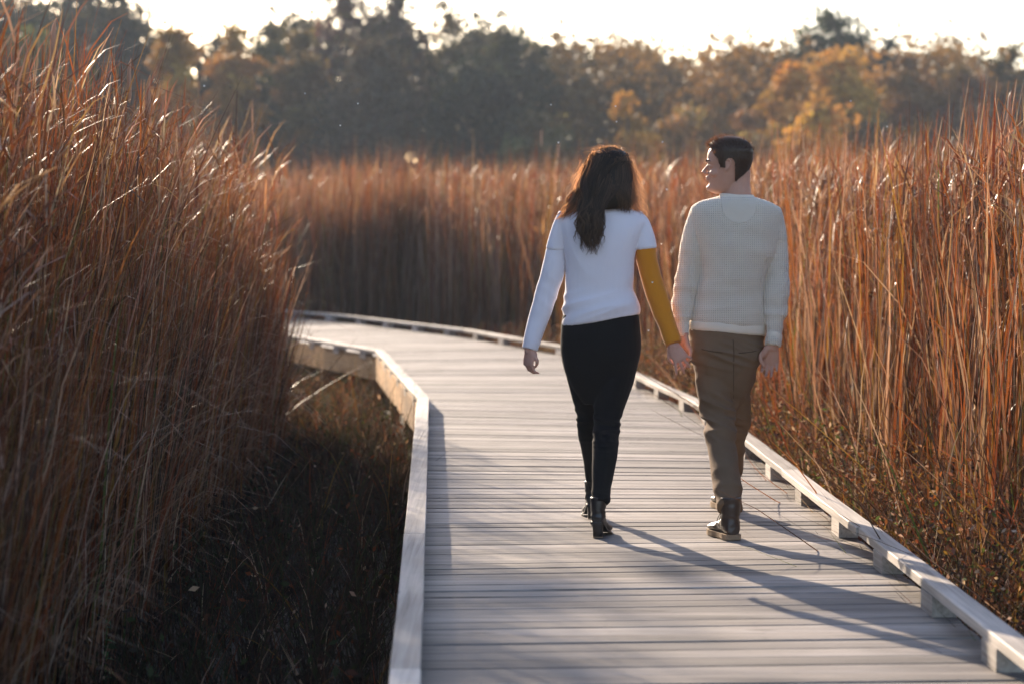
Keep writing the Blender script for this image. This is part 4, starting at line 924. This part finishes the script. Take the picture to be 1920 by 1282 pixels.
# long wavy hair --------------------------------------------------------
hv, hf, hc = [], [], []
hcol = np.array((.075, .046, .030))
# inner volume of the hair, lofted like the rest
core = [(1124, 280, 1160, 280, YW + .0, .05), (1112, 288, 1174, 287, YW, .085), (1104, 302, 1177, 302, YW, .108), (1101, 322, 1178, 322, YW, .112), (1098, 345, 1179, 345, YW - .01, .108), (1092, 365, 1183, 365, YW - .02, .10), (1086, 382, 1180, 382, YW - .035, .085), (1083, 396, 1160, 392, YW - .06, .06)]
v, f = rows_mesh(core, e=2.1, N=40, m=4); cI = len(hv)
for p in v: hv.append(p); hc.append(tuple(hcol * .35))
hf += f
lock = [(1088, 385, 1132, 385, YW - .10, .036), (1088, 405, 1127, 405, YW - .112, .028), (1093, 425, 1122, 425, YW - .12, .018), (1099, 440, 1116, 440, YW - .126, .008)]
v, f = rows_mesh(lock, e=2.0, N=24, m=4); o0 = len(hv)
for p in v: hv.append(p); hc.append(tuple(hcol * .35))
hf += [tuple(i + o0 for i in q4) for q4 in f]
def strand(keys, n, wav, w0, col, jit=.004):
    ks = np.array([tuple(k) for k in keys]); C_ = catmull(ks, 6); m_ = len(C_); ph = random.uniform(0, 6.28); fr = random.uniform(.75, 1.3); am = random.uniform(.4, 1.2) * wav; px_ = random.uniform(0, 6.28)
    L0 = 0; pts = []
    for i, p in enumerate(C_):
        t = i / (m_ - 1); L0 += 0 if i == 0 else float(np.linalg.norm(C_[i] - C_[i - 1])); g = min(1, max(0, (t - .3) / .5))
        pts.append(Vector(p) + Vector((math.sin(L0 * 62 * fr + ph), math.cos(L0 * 55 * fr + px_) * .8, 0)) * am * g)
    hair_ribbon(pts, w0, tuple(col * random.uniform(.6, 1.8)), Vector((random.gauss(0, .3), 1, random.gauss(0, .2))))
def scalp(a, t):
    """a angle round the head (0 = towards camera/back, + = right), t 0 crown .. 1 hairline; on the core volume"""
    cen = W(1142, 318, YW); top = .10 * math.cos(t * 1.5); rad = math.sin(t * 1.5)
    return Vector((cen.x + .102 * rad * math.sin(a), YW - .112 * rad * math.cos(a), cen.z + .012 + .092 * math.cos(t * 1.5) - .0))
def clump(keys, n, rad, wav, w0, col, fr=None):
    """a lock: n strands sharing one wave, spreading apart a little towards the root"""
    ph, px_ = random.uniform(0, 6.28), random.uniform(0, 6.28); fr = fr or random.uniform(.7, 1.2); am = wav * random.uniform(.6, 1.3); cc = col * random.uniform(.55, 1.7)
    ks = np.array([tuple(k) for k in keys]); C_ = catmull(ks, 6); m_ = len(C_)
    Ln = np.concatenate([[0], np.cumsum(np.linalg.norm(np.diff(C_, axis=0), axis=1))])
    for s_ in range(n):
        o1 = Vector((random.gauss(0, 1), random.gauss(0, .6), 0)) * rad; cut = random.uniform(.8, 1.0); pts = []; c1 = cc * random.uniform(.6, 1.5); dp = random.gauss(0, .25)
        for i in range(m_):
            t = i / (m_ - 1)
            if t > cut: break
            g = min(1, max(0, (t - .28) / .4)); sp = 1.25 - .75 * t
            pts.append(Vector(C_[i]) + o1 * sp + Vector((math.sin(Ln[i] * 58 * fr + ph + dp), math.cos(Ln[i] * 50 * fr + px_ + dp) * .7, 0)) * am * g)
        hair_ribbon(pts, w0, tuple(c1), Vector((random.gauss(0, .3), 1, random.gauss(0, .2))))
for k in range(110):         # back lock, gathered towards the left of the back
    a = random.gauss(-.1, .75); t = random.uniform(.05, .9); s0 = scalp(a, t); u = random.random(); ty = random.betavariate(2.6, 1.5)
    x1 = np.interp(a, [-2, 0, 2], [1090, 1120, 1168]) + random.gauss(0, 6); xl = 1086 + 44 * u; tip = 425 + 60 * ty
    xt = np.interp(tip, [425, 455, 485], [1086 + 44 * u, 1091 + 34 * u, 1100 + 16 * u]) + random.gauss(0, 4); dz_ = random.uniform(0, .03)
    ks = [s0, W(x1, 345 + random.gauss(0, 6), YW - .118 + .018 * abs(a) - dz_ * .5), W(.45 * x1 + .55 * xl, 380, YW - .125 - dz_ * .7), W(xl, 405, YW - .135 - dz_), W(xt * .5 + xl * .5 + random.gauss(0, 4), (405 + tip) / 2, YW - .140 - dz_), W(xt, tip, YW - .138 - dz_)]
    clump(ks, 24, .0042, .0105, .0021, hcol * .75)
for (x1, y1, x2, y2) in [(1078, 425, 1082, 462), (1084, 430, 1074, 455), (1132, 420, 1128, 458), (1126, 430, 1136, 470), (1110, 450, 1122, 484), (1100, 450, 1098, 474)]:   # curls that leave the lock
    clump([W(1110, 360, YW - .135), W((1110 + x1) / 2, 392, YW - .15), W(x1, y1, YW - .155), W(x2, y2, YW - .15)], 12, .0022, .010, .0016, hcol * .8, 1.3)
for k in range(54):          # left side falling forward over the left shoulder
    a = random.uniform(-2.6, -1.0); t = random.uniform(.1, .95); s0 = scalp(a, t); u = random.random(); dy_ = random.uniform(-.08, .07)
    ks = [s0, W(1098 - 10 * u + random.gauss(0, 3), 342, YW + dy_), W(1091 - 18 * u + random.gauss(0, 4), 370, YW + dy_), W(1084 - 28 * u, 395 + random.gauss(0, 4), YW + dy_), W(1072 - 32 * u + random.gauss(0, 4), 407 + 9 * random.random(), YW + dy_ * 1.2)]
    clump(ks, 22, .0036, .0105, .0017, hcol * 2.0)  # lighter colour on the sun side paints in the glow through the fringe
for k in range(20):          # right side, down behind and over the right shoulder
    a = random.uniform(.9, 2.5); t = random.uniform(.1, .95); s0 = scalp(a, t); u = random.random(); dy_ = random.uniform(-.05, .07)
    ks = [s0, W(1184 - 3 * u, 345, YW + dy_), W(1184 + 4 * u + random.gauss(0, 2), 370, YW + dy_), W(1180 + 18 * u, 390 + 5 * random.random(), YW + dy_), W(1186 + 26 * u, 400 + 16 * random.random(), YW + dy_ + .02)]
    clump(ks, 14, .0045, .009, .0013, hcol * 1.9)
for k in range(900):         # across the nape
    a = random.gauss(.45, .45); s0 = scalp(a, random.uniform(.1, .8)); x = random.uniform(1120, 1182)
    strand([s0, W(1142 + 42 * math.sin(a), 345, YW - .118 + .02 * abs(a)), W(x, 372, YW - .112), W(x + random.gauss(0, 4), 389 + max(0, x - 1150) * .28 + random.gauss(0, 2.5), YW - .095)], 0, .004, .0022, hcol)
for k in range(420):         # stray hairs, coloured lighter as if catching the sun
    sd_ = random.choice([-1, 1, 1]); x0 = 1095 if sd_ < 0 else 1184; dx = random.uniform(5, 34) * sd_; y0 = random.uniform(300, 385)
    s0 = W(x0 + random.gauss(0, 4), y0, YW + random.uniform(-.06, .05)); s2 = W(x0 + dx * .55, y0 + 22, YW + random.uniform(-.06, .08)); s3 = W(x0 + dx, min(y0 + random.uniform(28, 60), 432), YW + random.uniform(-.06, .1))
    strand([s0, s2, s3], 0, .011, .0010, hcol * 2.2)
for k in range(160):         # loose hairs over the crown
    a = random.uniform(-3, 3); s0 = scalp(a, random.uniform(.1, .8)); e = s0 + Vector((random.gauss(0, .03), random.gauss(0, .03), random.uniform(-.01, .014))); strand([s0, (s0 + e) / 2 + Vector((0, 0, .006)), e], 0, .002, .0009, hcol * 2)
M_HAIR2 = leaf_mat('long_brown_hair', .45, .42, .3, (3.6, 3.0, 2.2))
under(mesh_obj('hair', hv, hf, M_HAIR2, col=np.array(hc)), wom)
# both people stand in world coordinates: give each root its own origin at the feet
for pr, ox, oy in ((man, W(1365, 0, YM).x, YM - .3), (wom, W(1125, 0, YW).x, YW - .2)):
    T0 = Vector((ox, oy, 0)); pr.data.transform(Matrix.Translation(-T0)); pr.location = T0
    for c in pr.children: c.matrix_parent_inverse = Matrix.Translation(-T0)
# ================================================================ air
m, N, L, out = mat('haze_air'); v = N('ShaderNodeVolumePrincipled'); v.inputs['Color'].default_value = (.72, .84, 1, 1); v.inputs['Density'].default_value = HAZE; v.inputs['Anisotropy'].default_value = .2
L(v.outputs[0], out.inputs['Volume'])
q = MB(); q.box((0, 62, 14), (60, 86, 17)); hz = q.build('haze', m); tag(hz, kind='stuff', label='thin bluish evening haze filling the air over the marsh', cat='haze')
# ================================================================ light, sky, camera
w = bpy.data.worlds.new('World'); SC.world = w; w.use_nodes = True; nt = w.node_tree
bg = nt.nodes['Background']; sk = nt.nodes.new('ShaderNodeTexSky'); sk.sky_type = 'NISHITA'; sk.sun_disc = False
sk.sun_elevation = SUNEL; sk.sun_rotation = SKYAZ; sk.dust_density = 1.0; sk.air_density = 1.0
wb = nt.nodes.new('ShaderNodeVectorMath'); wb.operation = 'MULTIPLY'; wb.inputs[1].default_value = (1.0, .965, 1.03)
nt.links.new(sk.outputs[0], wb.inputs[0]); nt.links.new(wb.outputs[0], bg.inputs['Color']); bg.inputs['Strength'].default_value = SKY
ld = bpy.data.lights.new('sun', 'SUN'); ld.energy = SUN; ld.angle = R(.5); ld.color = (1, .81, .61)
lo_ = bpy.data.objects.new('sun', ld); COL.objects.link(lo_)
sd = Vector((math.sin(SKYAZ) * math.cos(SUNEL), math.cos(SKYAZ) * math.cos(SUNEL), math.sin(SUNEL)))
lo_.rotation_euler = sd.to_track_quat('Z', 'Y').to_euler(); lo_.location = (-10, 20, 12)
cd = bpy.data.cameras.new('camera'); cam = bpy.data.objects.new('camera', cd); COL.objects.link(cam)
cam.location = (0, 0, CAMZ); cam.rotation_euler = (math.pi / 2 - TH, 0, 0)
cd.sensor_width = 36; cd.lens = F / 1920 * 36; cd.clip_start = .1; cd.clip_end = 3000
cd.dof.use_dof = True; cd.dof.focus_distance = 10.9; cd.dof.aperture_fstop = FSTOP
SC.camera = cam
SC.view_settings.view_transform = 'Standard'; SC.view_settings.look = 'None'; SC.view_settings.gamma = 1; SC.view_settings.exposure = EXPO
cy = SC.cycles; cy.use_denoising = True; cy.max_bounces = 6; cy.diffuse_bounces = 3; cy.glossy_bounces = 2; cy.transmission_bounces = 3; cy.volume_bounces = 0; cy.sample_clamp_indirect = 6; cy.use_adaptive_sampling = True
cy.adaptive_threshold = .02; cy.volume_step_rate = 4
